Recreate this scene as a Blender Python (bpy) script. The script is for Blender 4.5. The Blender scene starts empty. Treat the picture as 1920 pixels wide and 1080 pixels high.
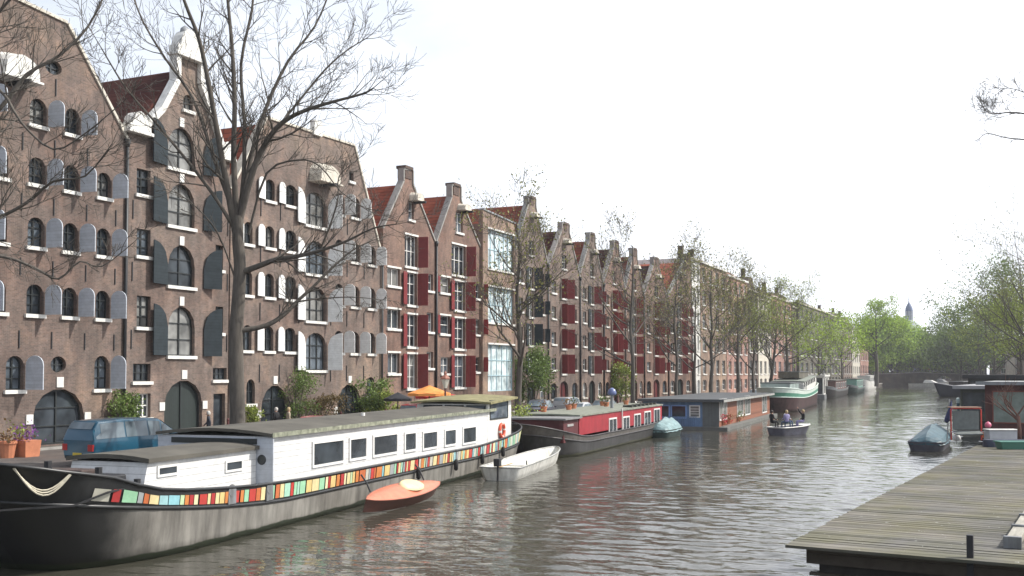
import bpy, math, random, bmesh
from mathutils import Vector, Matrix
from mathutils.geometry import tessellate_polygon
R=random.Random(7)
rad=math.radians; sin=math.sin; cos=math.cos; PI=math.pi
scene=bpy.context.scene
COL=bpy.context.collection
# ---------------- survey of the place: camera and measuring rays ----------------
FL=1950.0; YH=700.0; CX=960.0; TH=rad(2.2); PV=YH-FL*math.tan(TH)
PHI=math.atan(.4615); EYE=5.0; QZ=1.2
f0=Vector((-sin(PHI),cos(PHI),0)); rg=Vector((cos(PHI),sin(PHI),0)); zz=Vector((0,0,1))
CO=Vector((0,0,EYE))
def ray(px,py):
    fw=f0*cos(TH)+zz*sin(TH); up=-f0*sin(TH)+zz*cos(TH)
    return fw+rg*((px-CX)/FL)+up*((PV-py)/FL)
def on_x(px,py,x):
    d=ray(px,py); t=x/d.x; return (t*d.y, EYE+t*d.z)
def on_z(px,py,z=0):
    d=ray(px,py); t=(z-EYE)/d.z; return CO+d*t
def at_d(px,py,D):
    d=ray(px,py); return CO+d*(D/d.dot(f0))
def cw(X,D,z=0):
    v=rg*X+f0*D; v.z=z; return v
XF=on_z(105,835,QZ).x
# ---------------- object helpers ----------------
INV={}
def tag(o,label=None,cat=None,group=None,kind=None):
    if label: o['label']=label
    if cat: o['category']=cat
    if group: o['group']=group
    if kind: o['kind']=kind
    return o
def thing(name,label,cat,loc=(0,0,0),rz=0,group=None,kind=None):
    o=bpy.data.objects.new(name,None); COL.objects.link(o)
    o.empty_display_size=.3
    o.location=loc; o.rotation_euler=(0,0,rz)
    M=Matrix.Translation(Vector(loc))@Matrix.Rotation(rz,4,'Z')
    INV[o.name]=M.inverted()
    return tag(o,label,cat,group,kind)
def copy_tree(o,parent=None):
    c=o.copy(); COL.objects.link(c)
    if parent: c.parent=parent
    else: INV[c.name]=Matrix()
    for ch in list(o.children): copy_tree(ch,c)
    return c
def place(o,loc,rz=0,s=1,label=None,group=None):
    o.location=loc; o.rotation_euler=(0,0,rz); o.scale=(s,s,s) if not hasattr(s,'__len__') else s
    if label: o['label']=label
    if group: o['group']=group
    return o
class MB:
    def __init__(s,M=None): s.v=[]; s.f=[]; s.m=[]; s.M=M
    def add(s,vs,fs,mi=0):
        b=len(s.v)
        for p in vs:
            p=Vector(p)
            s.v.append(s.M@p if s.M else p)
        for f in fs: s.f.append([b+i for i in f]); s.m.append(mi)
    def box(s,x0,x1,y0,y1,z0,z1,mi=0):
        s.add([(x0,y0,z0),(x1,y0,z0),(x1,y1,z0),(x0,y1,z0),(x0,y0,z1),(x1,y0,z1),(x1,y1,z1),(x0,y1,z1)],
              [(0,3,2,1),(4,5,6,7),(0,1,5,4),(1,2,6,5),(2,3,7,6),(3,0,4,7)],mi)
    def hexa(s,b,t,mi=0):   # bottom 4 pts, top 4 pts
        s.add(list(b)+list(t),[(0,3,2,1),(4,5,6,7),(0,1,5,4),(1,2,6,5),(2,3,7,6),(3,0,4,7)],mi)
    def tube(s,path,rr,n=6,mi=0,cap=True):
        path=[Vector(p) for p in path]
        if not hasattr(rr,'__len__'): rr=[rr]*len(path)
        vs=[];fs=[]; a=None
        for i,p in enumerate(path):
            d=(path[min(i+1,len(path)-1)]-path[max(i-1,0)])
            if d.length<1e-6: d=Vector((0,0,1))
            d.normalize()
            if a is None:
                a=d.cross(Vector((0,0,1)))
                if a.length<.1: a=d.cross(Vector((1,0,0)))
            a=(a-d*a.dot(d))
            if a.length<1e-4: a=d.orthogonal()
            a.normalize(); b=d.cross(a)
            for k in range(n):
                t=2*PI*k/n; vs.append(p+(a*cos(t)+b*sin(t))*rr[i])
        for i in range(len(path)-1):
            for k in range(n):
                fs.append((i*n+k,i*n+(k+1)%n,(i+1)*n+(k+1)%n,(i+1)*n+k))
        if cap:
            fs.append(tuple(range(n))[::-1]); fs.append(tuple((len(path)-1)*n+k for k in range(n)))
        s.add(vs,fs,mi)
    def lathe(s,c,prof,n=16,mi=0,sx=1,sy=1):
        vs=[];fs=[]
        for (r,z) in prof:
            for k in range(n):
                t=2*PI*k/n; vs.append((c[0]+r*cos(t)*sx,c[1]+r*sin(t)*sy,c[2]+z))
        m=len(prof)
        for i in range(m-1):
            for k in range(n): fs.append((i*n+k,i*n+(k+1)%n,(i+1)*n+(k+1)%n,(i+1)*n+k))
        s.add(vs,fs,mi)
    def prism(s,poly,fn0,fn1,mi=0):   # poly of 2d pts; fn maps (a,b)->3d for each cap
        n=len(poly)
        tr=tessellate_polygon([[Vector((p[0],p[1],0)) for p in poly]])
        vs=[fn0(*p) for p in poly]+[fn1(*p) for p in poly]
        fs=[tuple(t) for t in tr]+[tuple(i+n for i in t)[::-1] for t in tr]
        fs+=[(i,(i+1)%n,(i+1)%n+n,i+n) for i in range(n)]
        s.add(vs,fs,mi)
    def build(s,name,mat,parent=None,smooth=False,bev=0,local=False):
        v=s.v
        if parent is not None and not local:
            r=parent
            while r.parent: r=r.parent
            I=INV[r.name]; v=[I@p for p in v]
        me=bpy.data.meshes.new(name); me.from_pydata(v,[],s.f); 
        for m in (mat if isinstance(mat,(list,tuple)) else [mat]): me.materials.append(m)
        me.polygons.foreach_set('material_index',s.m)
        if smooth: me.polygons.foreach_set('use_smooth',[True]*len(me.polygons))
        me.update()
        o=bpy.data.objects.new(name,me); COL.objects.link(o)
        if parent is not None: o.parent=parent
        if bev:
            b=o.modifiers.new('b','BEVEL'); b.width=bev; b.segments=2; b.limit_method='ANGLE'
        return o
def boxo(name,mat,parent,*a,bev=0,M=None):
    m=MB(M); m.box(*a); return m.build(name,mat,parent,bev=bev)
# ---------------- materials ----------------
MATS={}
def nodes(name):
    m=bpy.data.materials.new(name); m.use_nodes=True; nt=m.node_tree
    return m,nt,nt.nodes['Principled BSDF']
def N(nt,t,**k):
    n=nt.nodes.new(t)
    for a,b in k.items():
        if a in n.inputs.keys() if isinstance(a,str) else False: n.inputs[a].default_value=b
        else: setattr(n,a,b)
    return n
def ramp(nt,fac,stops):
    r=nt.nodes.new('ShaderNodeValToRGB'); nt.links.new(fac,r.inputs[0])
    e=r.color_ramp.elements
    while len(e)<len(stops): e.new(.5)
    for q,(p,c) in zip(e,stops): q.position=p; q.color=(*c,1) if len(c)==3 else c
    return r.outputs[0]
def pos(nt,scale=(1,1,1),obj=True):
    t=nt.nodes.new('ShaderNodeTexCoord'); mp=nt.nodes.new('ShaderNodeMapping')
    nt.links.new(t.outputs['Object'],mp.inputs[0]); mp.inputs['Scale'].default_value=scale
    return mp.outputs[0]
def mul(c,k): return tuple(min(1,x*k) for x in c)
def noise(nt,vec,sc,det=4,rough=.6):
    n=nt.nodes.new('ShaderNodeTexNoise'); nt.links.new(vec,n.inputs['Vector'])
    n.inputs['Scale'].default_value=sc; n.inputs['Detail'].default_value=det; n.inputs['Roughness'].default_value=rough
    return n.outputs[0]
def mixc(nt,fac,a,b,mode='MIX'):
    m=nt.nodes.new('ShaderNodeMix'); m.data_type='RGBA'; m.blend_type=mode
    if hasattr(fac,'is_linked'): nt.links.new(fac,m.inputs[0])
    else: m.inputs[0].default_value=fac
    for i,c in ((6,a),(7,b)):
        if hasattr(c,'is_linked'): nt.links.new(c,m.inputs[i])
        else: m.inputs[i].default_value=(*c,1)
    return m.outputs[2]
def bump(nt,bs,h,st,dist=.02):
    b=nt.nodes.new('ShaderNodeBump'); b.inputs['Strength'].default_value=st; b.inputs['Distance'].default_value=dist
    nt.links.new(h,b.inputs['Height']); nt.links.new(b.outputs[0],bs.inputs['Normal'])
def mat(name,c,rough=.7,var=.25,sc=1.5,metal=0,spec=.5,stretch=(1,1,1),bm=0,streak=0):
    if name in MATS: return MATS[name]
    m,nt,bs=nodes(name)
    v=pos(nt,stretch); n=noise(nt,v,sc)
    col=ramp(nt,n,[(.3,mul(c,1-var)),(.7,mul(c,1+var))])
    if streak:
        v2=pos(nt,(1.4,1.4,.12)); n2=noise(nt,v2,2.5,5,.7)
        col=mixc(nt,streak,col,ramp(nt,n2,[(.35,(.35,.32,.28)),(.6,(1,1,1))]),'MULTIPLY')
    nt.links.new(col,bs.inputs['Base Color'])
    bs.inputs['Roughness'].default_value=rough; bs.inputs['Metallic'].default_value=metal
    bs.inputs['Specular IOR Level'].default_value=spec
    if bm: bump(nt,bs,noise(nt,v,sc*8),bm)
    MATS[name]=m; return m
def brick(name,c1,c2,mort,patch=.5,sc=1.0,rough=.9):
    m,nt,bs=nodes(name)
    t=nt.nodes.new('ShaderNodeTexCoord'); sp=nt.nodes.new('ShaderNodeSeparateXYZ'); nt.links.new(t.outputs['Object'],sp.inputs[0])
    ad=nt.nodes.new('ShaderNodeMath'); ad.operation='ADD'; nt.links.new(sp.outputs[0],ad.inputs[0]); nt.links.new(sp.outputs[1],ad.inputs[1])
    cb=nt.nodes.new('ShaderNodeCombineXYZ'); nt.links.new(ad.outputs[0],cb.inputs[0]); nt.links.new(sp.outputs[2],cb.inputs[1])
    b=nt.nodes.new('ShaderNodeTexBrick'); nt.links.new(cb.outputs[0],b.inputs['Vector'])
    b.inputs['Scale'].default_value=1; b.inputs['Brick Width'].default_value=.24*sc; b.inputs['Row Height'].default_value=.075*sc
    b.inputs['Mortar Size'].default_value=.01*sc; b.inputs['Mortar Smooth'].default_value=.3; b.inputs['Bias'].default_value=-.1
    b.inputs['Color1'].default_value=(*c1,1); b.inputs['Color2'].default_value=(*c2,1); b.inputs['Mortar'].default_value=(*mort,1)
    n=noise(nt,t.outputs['Object'],.6,8,.72)
    k=ramp(nt,n,[(.32,(1-patch*.75,)*3),(.5,(.95,.92,.92)),(.62,(1.25,1.12,1.05)),(.72,(1.1,1.15,1.2))])
    col=mixc(nt,1,b.outputs[0],k,'MULTIPLY')
    n2=noise(nt,t.outputs['Object'],6,4,.7)
    col=mixc(nt,.6,col,ramp(nt,n2,[(.3,(.6,.58,.58)),(.65,(1,1,1))]),'MULTIPLY')
    mp=nt.nodes.new('ShaderNodeMapping'); nt.links.new(t.outputs['Object'],mp.inputs[0]); mp.inputs['Scale'].default_value=(1,1,.15)
    n3=noise(nt,mp.outputs[0],1.6,5,.7)
    col=mixc(nt,.45,col,ramp(nt,n3,[(.38,(.5,.48,.46)),(.6,(1,1,1))]),'MULTIPLY')
    n4=noise(nt,t.outputs['Object'],.16,5,.7)
    col=mixc(nt,.8,col,ramp(nt,n4,[(.36,(.78,.7,.68)),(.5,(1,1,1)),(.63,(1.35,1.32,1.2))]),'MULTIPLY')
    nt.links.new(col,bs.inputs['Base Color']); bs.inputs['Roughness'].default_value=rough
    bump(nt,bs,b.outputs['Fac'],-.4,.01)
    return m
def plank(name,c,step=.16,axis=2,rough=.6,dark=.45,var=.15,w=.1,streak=0,wander=0):
    m,nt,bs=nodes(name)
    t=nt.nodes.new('ShaderNodeTexCoord'); sp=nt.nodes.new('ShaderNodeSeparateXYZ'); nt.links.new(t.outputs['Object'],sp.inputs[0])
    d=nt.nodes.new('ShaderNodeMath'); d.operation='DIVIDE'; nt.links.new(sp.outputs[axis],d.inputs[0]); d.inputs[1].default_value=step
    fr=nt.nodes.new('ShaderNodeMath'); fr.operation='FRACT'; nt.links.new(d.outputs[0],fr.inputs[0])
    fl=nt.nodes.new('ShaderNodeMath'); fl.operation='FLOOR'; nt.links.new(d.outputs[0],fl.inputs[0])
    wn=nt.nodes.new('ShaderNodeTexWhiteNoise'); wn.noise_dimensions='1D'; nt.links.new(fl.outputs[0],wn.inputs['W'])
    base=ramp(nt,wn.outputs[0],[(0,mul(c,1-var)),(1,mul(c,1+var))])
    s=[1,1,1]; 
    for i in range(3):
        if i!=axis: s[i]=.35 if wander else 1
    s[axis]=6 if wander else 1
    n=noise(nt,pos(nt,tuple(s)),3,6,.7)
    base=mixc(nt,.5,base,ramp(nt,n,[(.3,(.55,.53,.5)),(.65,(1,1,1))]),'MULTIPLY')
    if wander:
        n4=noise(nt,pos(nt),.6,5,.6)
        base=mixc(nt,.6,base,ramp(nt,n4,[(.4,(1,1,1)),(.62,(.78,.8,.5))]),'MULTIPLY')
        n6=noise(nt,pos(nt,(.25,.25,1)),1.3,3,.6); base=mixc(nt,.6,base,ramp(nt,n6,[(.4,(.72,.74,.78)),(.6,(1.15,1.1,1))]),'MULTIPLY')
        n5=noise(nt,pos(nt),5.5,3,.6); sp_=ramp(nt,n5,[(.7,(0,0,0)),(.73,(1,1,1))]); base=mixc(nt,sp_,base,(.5,.5,.46))
    g=ramp(nt,fr.outputs[0],[(0,(dark,)*3),(w,(1,1,1)),(1-w*.3,(1,1,1)),(1,(dark,)*3)])
    col=mixc(nt,1,base,g,'MULTIPLY')
    if streak:
        n2=noise(nt,pos(nt,(1.4,1.4,.12)),2.5,5,.7)
        col=mixc(nt,streak,col,ramp(nt,n2,[(.35,(.4,.38,.34)),(.6,(1,1,1))]),'MULTIPLY')
    nt.links.new(col,bs.inputs['Base Color']); bs.inputs['Roughness'].default_value=rough
    if rough>.8: bs.inputs['Specular IOR Level'].default_value=.15
    bump(nt,bs,g,.5,.015)
    return m
def glassmat(name,c=(.02,.024,.028),rough=.06):
    m,nt,bs=nodes(name)
    n=noise(nt,pos(nt,(.6,.6,.6)),1.3,2)
    nt.links.new(ramp(nt,n,[(.35,c),(.7,mul(c,3.2))]),bs.inputs['Base Color'])
    bs.inputs['Roughness'].default_value=rough; bs.inputs['IOR'].default_value=1.5
    return m
BR1=brick('brick_brown',(.14,.107,.09),(.212,.154,.128),(.22,.19,.17))
BR2=brick('brick_grey_brown',(.155,.122,.103),(.24,.18,.15),(.24,.21,.185))
BR3=brick('brick_red_brown',(.178,.115,.09),(.26,.162,.125),(.24,.19,.16))
BR4=brick('brick_tan',(.28,.205,.155),(.35,.255,.195),(.27,.22,.18))
BR5=brick('brick_dark',(.085,.06,.05),(.13,.085,.07),(.13,.11,.1))
BR6=brick('brick_pink',(.4,.22,.18),(.48,.28,.23),(.36,.28,.25))
BR7=brick('brick_red',(.3,.07,.055),(.36,.095,.07),(.26,.13,.11))
GREYW=brick('brick_grey_green',(.12,.12,.095),(.15,.145,.115),(.16,.155,.13))
PAVE=brick('paving_clinker',(.13,.1,.085),(.19,.15,.12),(.12,.11,.1),sc=1.0)
QUAYB=brick('quay_brick',(.08,.068,.06),(.12,.1,.088),(.1,.09,.08))
WHITE=mat('white_paint',(.74,.73,.69),.5,.12,3,streak=.25)
CREAM=mat('cream_stone',(.6,.56,.48),.8,.15,2,streak=.3)
SHG=plank('shutter_grey',(.5,.54,.6),.17,2,.55,.62,.06,.08)
SHL=plank('shutter_light',(.8,.81,.8),.17,2,.5,.72,.05,.08)
SHD=plank('shutter_dark',(.036,.046,.053),.2,2,.85,.5,.1,.08)
SHR=plank('shutter_red',(.21,.026,.028),.3,1,.55,.75,.08,.06)
SHR2=plank('shutter_bright_red',(.25,.028,.028),.3,1,.55,.75,.08,.06)
DOORD=plank('door_dark_green',(.022,.032,.03),.16,1,.5,.5,.1,.1)
DOORR=plank('door_red',(.13,.02,.02),.16,1,.5,.5,.1,.1)
FRD=mat('frame_dark',(.02,.024,.025),.4,.1); FRW=mat('frame_white',(.72,.71,.68),.45,.08)
FRB=mat('frame_pale_blue',(.4,.56,.62),.45,.08)
GL=glassmat('window_glass'); GLC=glassmat('window_glass_curtained',(.1,.1,.095),.1)
GLR=glassmat('window_glass_clear',(.05,.06,.07),.02)
GLP=glassmat('window_glass_blinds',(.28,.34,.36),.08)
TILE=plank('roof_tiles_red',(.3,.085,.05),.28,1,.85,.4,.2,.18)
TILED=plank('roof_tiles_dark',(.085,.03,.024),.28,1,.85,.5,.2,.18)
TILEG=plank('roof_tiles_grey',(.1,.075,.065),.28,1,.85,.5,.2,.18)
IRON=mat('iron',(.02,.02,.022),.55,.2,4)
LEAD=mat('lead_grey',(.25,.26,.27),.6,.2,2)
PIPE=mat('drainpipe_dark',(.03,.033,.036),.5,.2)
BARK=mat('bark',(.095,.083,.07),.95,.35,3,stretch=(2,2,.4),bm=.6)
TWIG=mat('twig',(.062,.047,.043),.9,.2)
STONE=mat('kerb_stone',(.28,.27,.25),.85,.2,2)
RUBBER=mat('rubber',(.015,.015,.015),.8,.1)
CHROME=mat('chrome',(.6,.6,.6),.2,.05,metal=1)
TERRA=mat('terracotta',(.5,.19,.1),.8,.15,3)
SKIN=mat('skin',(.5,.3,.22),.6,.05)
def leafmat(name,c,tr=.35):
    m,nt,bs=nodes(name)
    oi=nt.nodes.new('ShaderNodeNewGeometry')
    col=ramp(nt,oi.outputs['Random Per Island'],[(0,mul(c,.55)),(.5,c),(1,mul(c,1.6))])
    nt.links.new(col,bs.inputs['Base Color']); bs.inputs['Roughness'].default_value=.6
    t=nt.nodes.new('ShaderNodeBsdfTranslucent'); nt.links.new(col,t.inputs[0])
    mx=nt.nodes.new('ShaderNodeMixShader'); mx.inputs[0].default_value=tr
    nt.links.new(bs.outputs[0],mx.inputs[1]); nt.links.new(t.outputs[0],mx.inputs[2])
    nt.links.new(mx.outputs[0],nt.nodes['Material Output'].inputs[0])
    return m
LEAFY=leafmat('leaf_yellow_green',(.24,.29,.06)); LEAFG=leafmat('leaf_green',(.13,.19,.045))
LEAFB=leafmat('leaf_bud',(.2,.2,.06)); LEAFD=leafmat('leaf_dark',(.05,.085,.022)); LEAFBRIGHT=leafmat('leaf_bright',(.28,.4,.05)); LEAFR=leafmat('leaf_rust',(.2,.12,.05))
# ---------------- houses ----------------
def arch_poly(y0,y1,z0,z1,rise,n=7):
    if rise=='round':
        c=(y0+y1)/2; k=(z0+z1)/2; r=(y1-y0)/2; h=(z1-z0)/2
        return [(c+r*cos(t*2*PI/16),k+h*sin(t*2*PI/16)) for t in range(16)]
    if not rise: return [(y0,z0),(y1,z0),(y1,z1),(y0,z1)]
    zs=z1-rise; c=(y0+y1)/2; h=(y1-y0)/2
    return [(y0,z0),(y1,z0)]+[(c+h*cos(PI*i/n),zs+rise*sin(PI*i/n)) for i in range(n+1)]
def shrink(poly,d):
    ys=[p[0] for p in poly]; zs=[p[1] for p in poly]
    cy=(min(ys)+max(ys))/2; cz=(min(zs)+max(zs))/2; hy=(max(ys)-min(ys))/2; hz=(max(zs)-min(zs))/2
    return [(cy+(y-cy)*(hy-d)/hy, cz+(z-cz)*(hz-d)/hz) for y,z in poly]
def wall_mesh(outline,holes,x,thick,m,parent,rev=.3,name='wall'):
    if len(outline)==4:
        ys=sorted({round(p[0],4) for q in [outline]+holes for p in q}); zl=min(outline[1][1],outline[2][1]); yA,yB=outline[0][0],outline[3][0]
        rc=[(min(p[0] for p in q),max(p[0] for p in q),min(p[1] for p in q),max(p[1] for p in q),q) for q in holes]
        mb=MB(); zs=sorted({round(outline[0][1],4),round(zl,4)}|{round(v,4) for r_ in rc for v in r_[2:4]})
        for a,b in zip(ys[:-1],ys[1:]):
            for c,d in zip(zs[:-1],zs[1:]):
                if b-a<1e-3 or d-c<1e-3: continue
                if any(r_[0]-1e-3<(a+b)/2<r_[1]+1e-3 and r_[2]<(c+d)/2<r_[3] for r_ in rc): continue
                mb.add([(x,a,c),(x,b,c),(x,b,d),(x,a,d)],[(0,1,2,3)])
        for r_ in rc:   # spandrels above arched heads
            q=r_[4]
            if len(q)>4 and len(q)<14:
                h=q[2:]; k=len(h)//2
                mb.add([(x,r_[1],r_[3])]+[(x,p[0],p[1]) for p in h[:k+1]],[tuple(range(k+2))]); mb.add([(x,r_[0],r_[3])]+[(x,p[0],p[1]) for p in h[k:]],[tuple(range(len(h)-k+1))])
        mb.add([(x,yA,zl),(x,yB,zl),(x,yB,outline[2][1]),(x,yA,outline[1][1])],[(0,1,2,3)])
        return wall_rest(mb,outline,holes,x,thick,m,parent,rev,name)
    bm=bmesh.new()
    for q in [outline]+holes:
        vv=[bm.verts.new((x,a,b)) for a,b in q]
        for i in range(len(vv)): bm.edges.new((vv[i],vv[(i+1)%len(vv)]))
    bmesh.ops.triangle_fill(bm,use_beauty=True,use_dissolve=False,edges=bm.edges[:],normal=(1,0,0))
    bm.verts.index_update(); mb=MB(); mb.add([v.co.copy() for v in bm.verts],[[v.index for v in f.verts] for f in bm.faces]); bm.free()
    return wall_rest(mb,outline,holes,x,thick,m,parent,rev,name)
def wall_rest(mb,outline,holes,x,thick,m,parent,rev,name):
    for h in holes:
        n=len(h); mb.add([(x,a,b) for a,b in h]+[(x-rev,a,b) for a,b in h],[(i,(i+1)%n,(i+1)%n+n,i+n) for i in range(n)])
    n=len(outline)
    mb.add([(x,a,b) for a,b in outline]+[(x-thick,a,b) for a,b in outline],[(i,(i+1)%n,(i+1)%n+n,i+n) for i in range(n)])
    tr=tessellate_polygon([[Vector((a,b,0)) for a,b in outline]])
    mb.add([(x-thick,a,b) for a,b in outline],[tuple(t) for t in tr])
    return mb.build(name,m,parent)
def glaze(root,poly,x,fm,gm,nx=2,nz=2,fw=.07,rev=.22,door=False,sill=None,name='window',detail=True):
    """window: frame with bars, its pane and sill"""
    ys=[p[0] for p in poly]; zs=[p[1] for p in poly]; y0,y1,z0,z1=min(ys),max(ys),min(zs),max(zs)
    n=len(poly); fx=x-rev; inn=shrink(poly,fw)
    mb=MB()
    A=[(fx,a,b) for a,b in poly]; B=[(fx,a,b) for a,b in inn]; C_=[(fx-.07,a,b) for a,b in inn]
    mb.add(A+B+C_,[(i,(i+1)%n,(i+1)%n+n,i+n) for i in range(n)]+[(i+n,(i+1)%n+n,(i+1)%n+2*n,i+2*n) for i in range(n)])
    def top(y):   # height of opening at y
        best=z1
        for i in range(n):
            (a,b),(c,d)=inn[i],inn[(i+1)%n]
            if (a-y)*(c-y)<=0 and abs(a-c)>1e-6 and (b+d)/2>(z0+z1)/2:
                best=b+(d-b)*(y-a)/(c-a)
        return best
    for i in range(1,nx):
        y=y0+(y1-y0)*i/nx; w=.045 if nx<4 else .035
        mb.box(fx-.05,fx+.012,y-w,y+w,z0+fw*.6,top(y))
    for i in range(1,nz):
        z=z0+(z1-z0)*i/nz
        mb.box(fx-.05,fx+.008,y0+fw*.5,y1-fw*.5,z-.03,z+.03)
    f=mb.build(name,fm,root)
    if gm is GL and name=='window': gm=R.choice((GL,GL,GLC,GLR,GL))
    mb=MB(); mb.add([(fx-.06,a,b) for a,b in poly],[tuple(range(n))]); mb.build('pane',gm,f)
    if sill:
        s=MB(); s.box(x-.1,x+.14,y0-.12,y1+.12,z0-.2,z0-.005); s.build('sill',sill,f)
    return f
def shutter(root,y,z0,z1,w,x,side,ang,m,rise=0,half=False,battens=True):
    """hinge at y; side -1 left / +1 right; ang 90 = standing out, 180 = flat on wall"""
    a=rad(ang); dx=sin(a); dy=-side*cos(a)
    if rise:
        if half:
            k=[(w*i/6, z1-rise+rise*math.sqrt(max(0,1-(1-i/6)**2))) for i in range(7)]
            poly=[(0,z0)]+k+[(w,z0)]
        else:
            poly=[(0,z0)]+[(w/2-w/2*cos(PI*i/8), z1-rise+rise*sin(PI*i/8)) for i in range(9)]+[(w,z0)]
    else: poly=[(0,z0),(0,z1),(w,z1),(w,z0)]
    nx_,ny_=-dy,dx; t=.03; xo=x+.06
    mb=MB()
    mb.prism(poly,lambda p,q:(xo+dx*p+nx_*t,y+dy*p+ny_*t,q),lambda p,q:(xo+dx*p-nx_*t,y+dy*p-ny_*t,q))
    s=mb.build('shutter',m,root)
    return s
def ZR(px,py,x=None): return on_x(px,py,XF if x is None else x)[1]
def YR(px,py=600,x=None): return on_x(px,py,XF if x is None else x)[0]
def anchor(root,y,z,x,h=.9):
    mb=MB(); mb.box(x,x+.05,y-.03,y+.03,z-h/2,z+h/2); mb.build('wall_anchor',IRON,root)
def house(name,label,px0,px1,out,wins,brickm,x=None,roof=None,roofm=TILE,depth=15,eave=None,group=None,cat='warehouse',shut=0,cope=None,sidem=None):
    """px0,px1 edges; out: gable outline as pixel points from left eave to right eave; wins: list of dicts"""
    x=XF if x is None else x
    y0=YR(px0,640,x)+.02; y1=YR(px1,640,x)-.02
    pts=[]
    for p in out:
        yy,z=on_x(p[0],p[1],x); pts.append([min(max(yy,y0),y1),z])
    pts[0][0]=y0; pts[-1][0]=y1
    outline=[(y0,QZ-.1)]+[tuple(p) for p in pts]+[(y1,QZ-.1)]
    root=thing(name,label,cat,(x,(y0+y1)/2,QZ),0,group)
    holes=[]
    for w in wins:
        p=arch_poly(*w['r'],w.get('arch',0)); w['poly']=p; holes.append(p)
    W=wall_mesh(outline,holes,x,.45,brickm,root)
    # body behind
    ze=min(pts[0][1],pts[-1][1]) if eave is None else eave
    if roof is None:
        zt=max(p[1] for p in pts); 
        roof=[(y0+.05,ze-.1),((y0+y1)/2,ze-.1+(y1-y0)*.75 if zt>ze+2 else ze+.6),(y1-.05,ze-.1)]
        if roof[1][1]>zt-.6: roof[1]=(roof[1][0],zt-.6)
    mb=MB(); mb.box(x-depth,x-.46,y0+.03,y1-.03,QZ-.1,ze-.15); mb.build('side_wall',sidem or brickm,root)
    mb=MB(); mb.prism(roof,lambda a,b:(x-.46,a,b),lambda a,b:(x-depth-.1,a,b)); rf=mb.build('roof',roofm,root)
    if cope:   # coping along gable edge
        mb=MB()
        P=[tuple(p) for p in pts]
        for (a,b),(c,d) in zip(P[:-1],P[1:]):
            L=math.hypot(c-a,d-b)
            if L<.05: continue
            nx,nz=-(d-b)/L,(c-a)/L; t=.16
            mb.hexa([(x-.5,a,b),(x+.1,a,b),(x+.1,c,d),(x-.5,c,d)],[(x-.5,a+nx*t,b+nz*t),(x+.1,a+nx*t,b+nz*t),(x+.1,c+nx*t,d+nz*t),(x-.5,c+nx*t,d+nz*t)])
        mb.build('coping',cope,root)
    for w in wins:
        r=w['r']; rise=w.get('arch',0); k=w.get('k','w')
        if k=='door':
            f=glaze(root,w['poly'],x,w.get('fm',FRD),w.get('gm',DOORD),w.get('nx',2),w.get('nz',1),.1,.25,name='door')
            if w.get('key',1) and rise:
                zs=r[3]; yc=(r[0]+r[1])/2
                mb=MB(); mb.box(x-.1,x+.06,yc-.22,yc+.22,zs+.08,zs+.62); mb.build('keystone',WHITE,root)
                for q in (r[0],r[1]):
                    s_=-1 if q==r[0] else 1
                    mb=MB(); mb.box(x-.1,x+.06,min(q,q+s_*.42)+.01*s_,max(q,q+s_*.42)+.01*s_,r[3]-(rise if rise!='round' else 0)-.3,r[3]-(rise if rise!='round' else 0)+.2); mb.build('impost',WHITE,root)
        else:
            f=glaze(root,w['poly'],x,w.get('fm',FRD),w.get('gm',GL),w.get('nx',2),w.get('nz',2),w.get('fw',.07),sill=w.get('sill',WHITE if rise!='round' else None))
        if w.get('lintel'):
            mb=MB(); mb.box(x-.1,x+.09,r[0]-.1,r[1]+.1,r[3]+.005,r[3]+.16); mb.build('lintel',w['lintel'],root)
        for s in w.get('sh',()):
            side,ang,wd,m=s[:4]; off=s[4] if len(s)>4 else .06
            half=s[5] if len(s)>5 else False
            yh=(r[0]-off) if side<0 else (r[1]+off)
            shutter(root,yh,r[2],r[3]+.02,wd,x,side,ang,m,rise if rise!='round' else 0,half)
    return root,x,y0,y1,pts
def grid(cols,rows,ref,x=None,**k):
    o=[]
    zs=[(ZR(ref,b,x),ZR(ref,t,x)) for t,b in rows]
    for (a,b) in cols:
        for (z0,z1) in zs:
            d=dict(k); d['r']=(YR(a,600,x),YR(b,600,x),z0,z1); o.append(d)
    return o
def win(a,t,b,c,x=None,**k):
    m=(a+b)/2
    d=dict(k); d['r']=(YR(a,(t+c)/2,x),YR(b,(t+c)/2,x),ZR(m,c,x),ZR(m,t,x)); return d
def door(a,t,b,x=None,**k):
    m=(a+b)/2
    d=dict(k); d['k']='door'; d['r']=(YR(a,750,x),YR(b,750,x),QZ+.05,ZR(m,t,x)); return d
def pipe(root,px,x,zt,off=.1):
    y=YR(px,600); mb=MB(); mb.tube([(x+off,y,QZ),(x+off,y,zt)],.09,8); mb.tube([(x+off,y,zt),(x+off,y,zt+.45)],[.1,.2],8); mb.build('drainpipe',PIPE,root,True)
def hood(root,px,py,w,h,x,m=WHITE,d=1.1):
    y,z=on_x(px,py,x)
    mb=MB(); n=8
    prof=[(-w/2*cos(PI*i/n), h*.35+h*.65*sin(PI*i/n)) for i in range(n+1)]
    poly=[(-w/2,0)]+prof+[(w/2,0)]
    mb.prism(poly,lambda a,b:(x,y+a,z+b),lambda a,b:(x+d,y+a*.9,z+b*.8))
    mb.box(x-.02,x+d+.1,y-w/2-.08,y+w/2+.08,z-.12,z-.002)
    mb.build('hoist_hood',m,root,bev=.02)
    b=MB(); b.box(x+.1,x+d+.5,y-.08,y+.08,z-.32,z-.125); b.build('hoist_beam',IRON,root)
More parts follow.
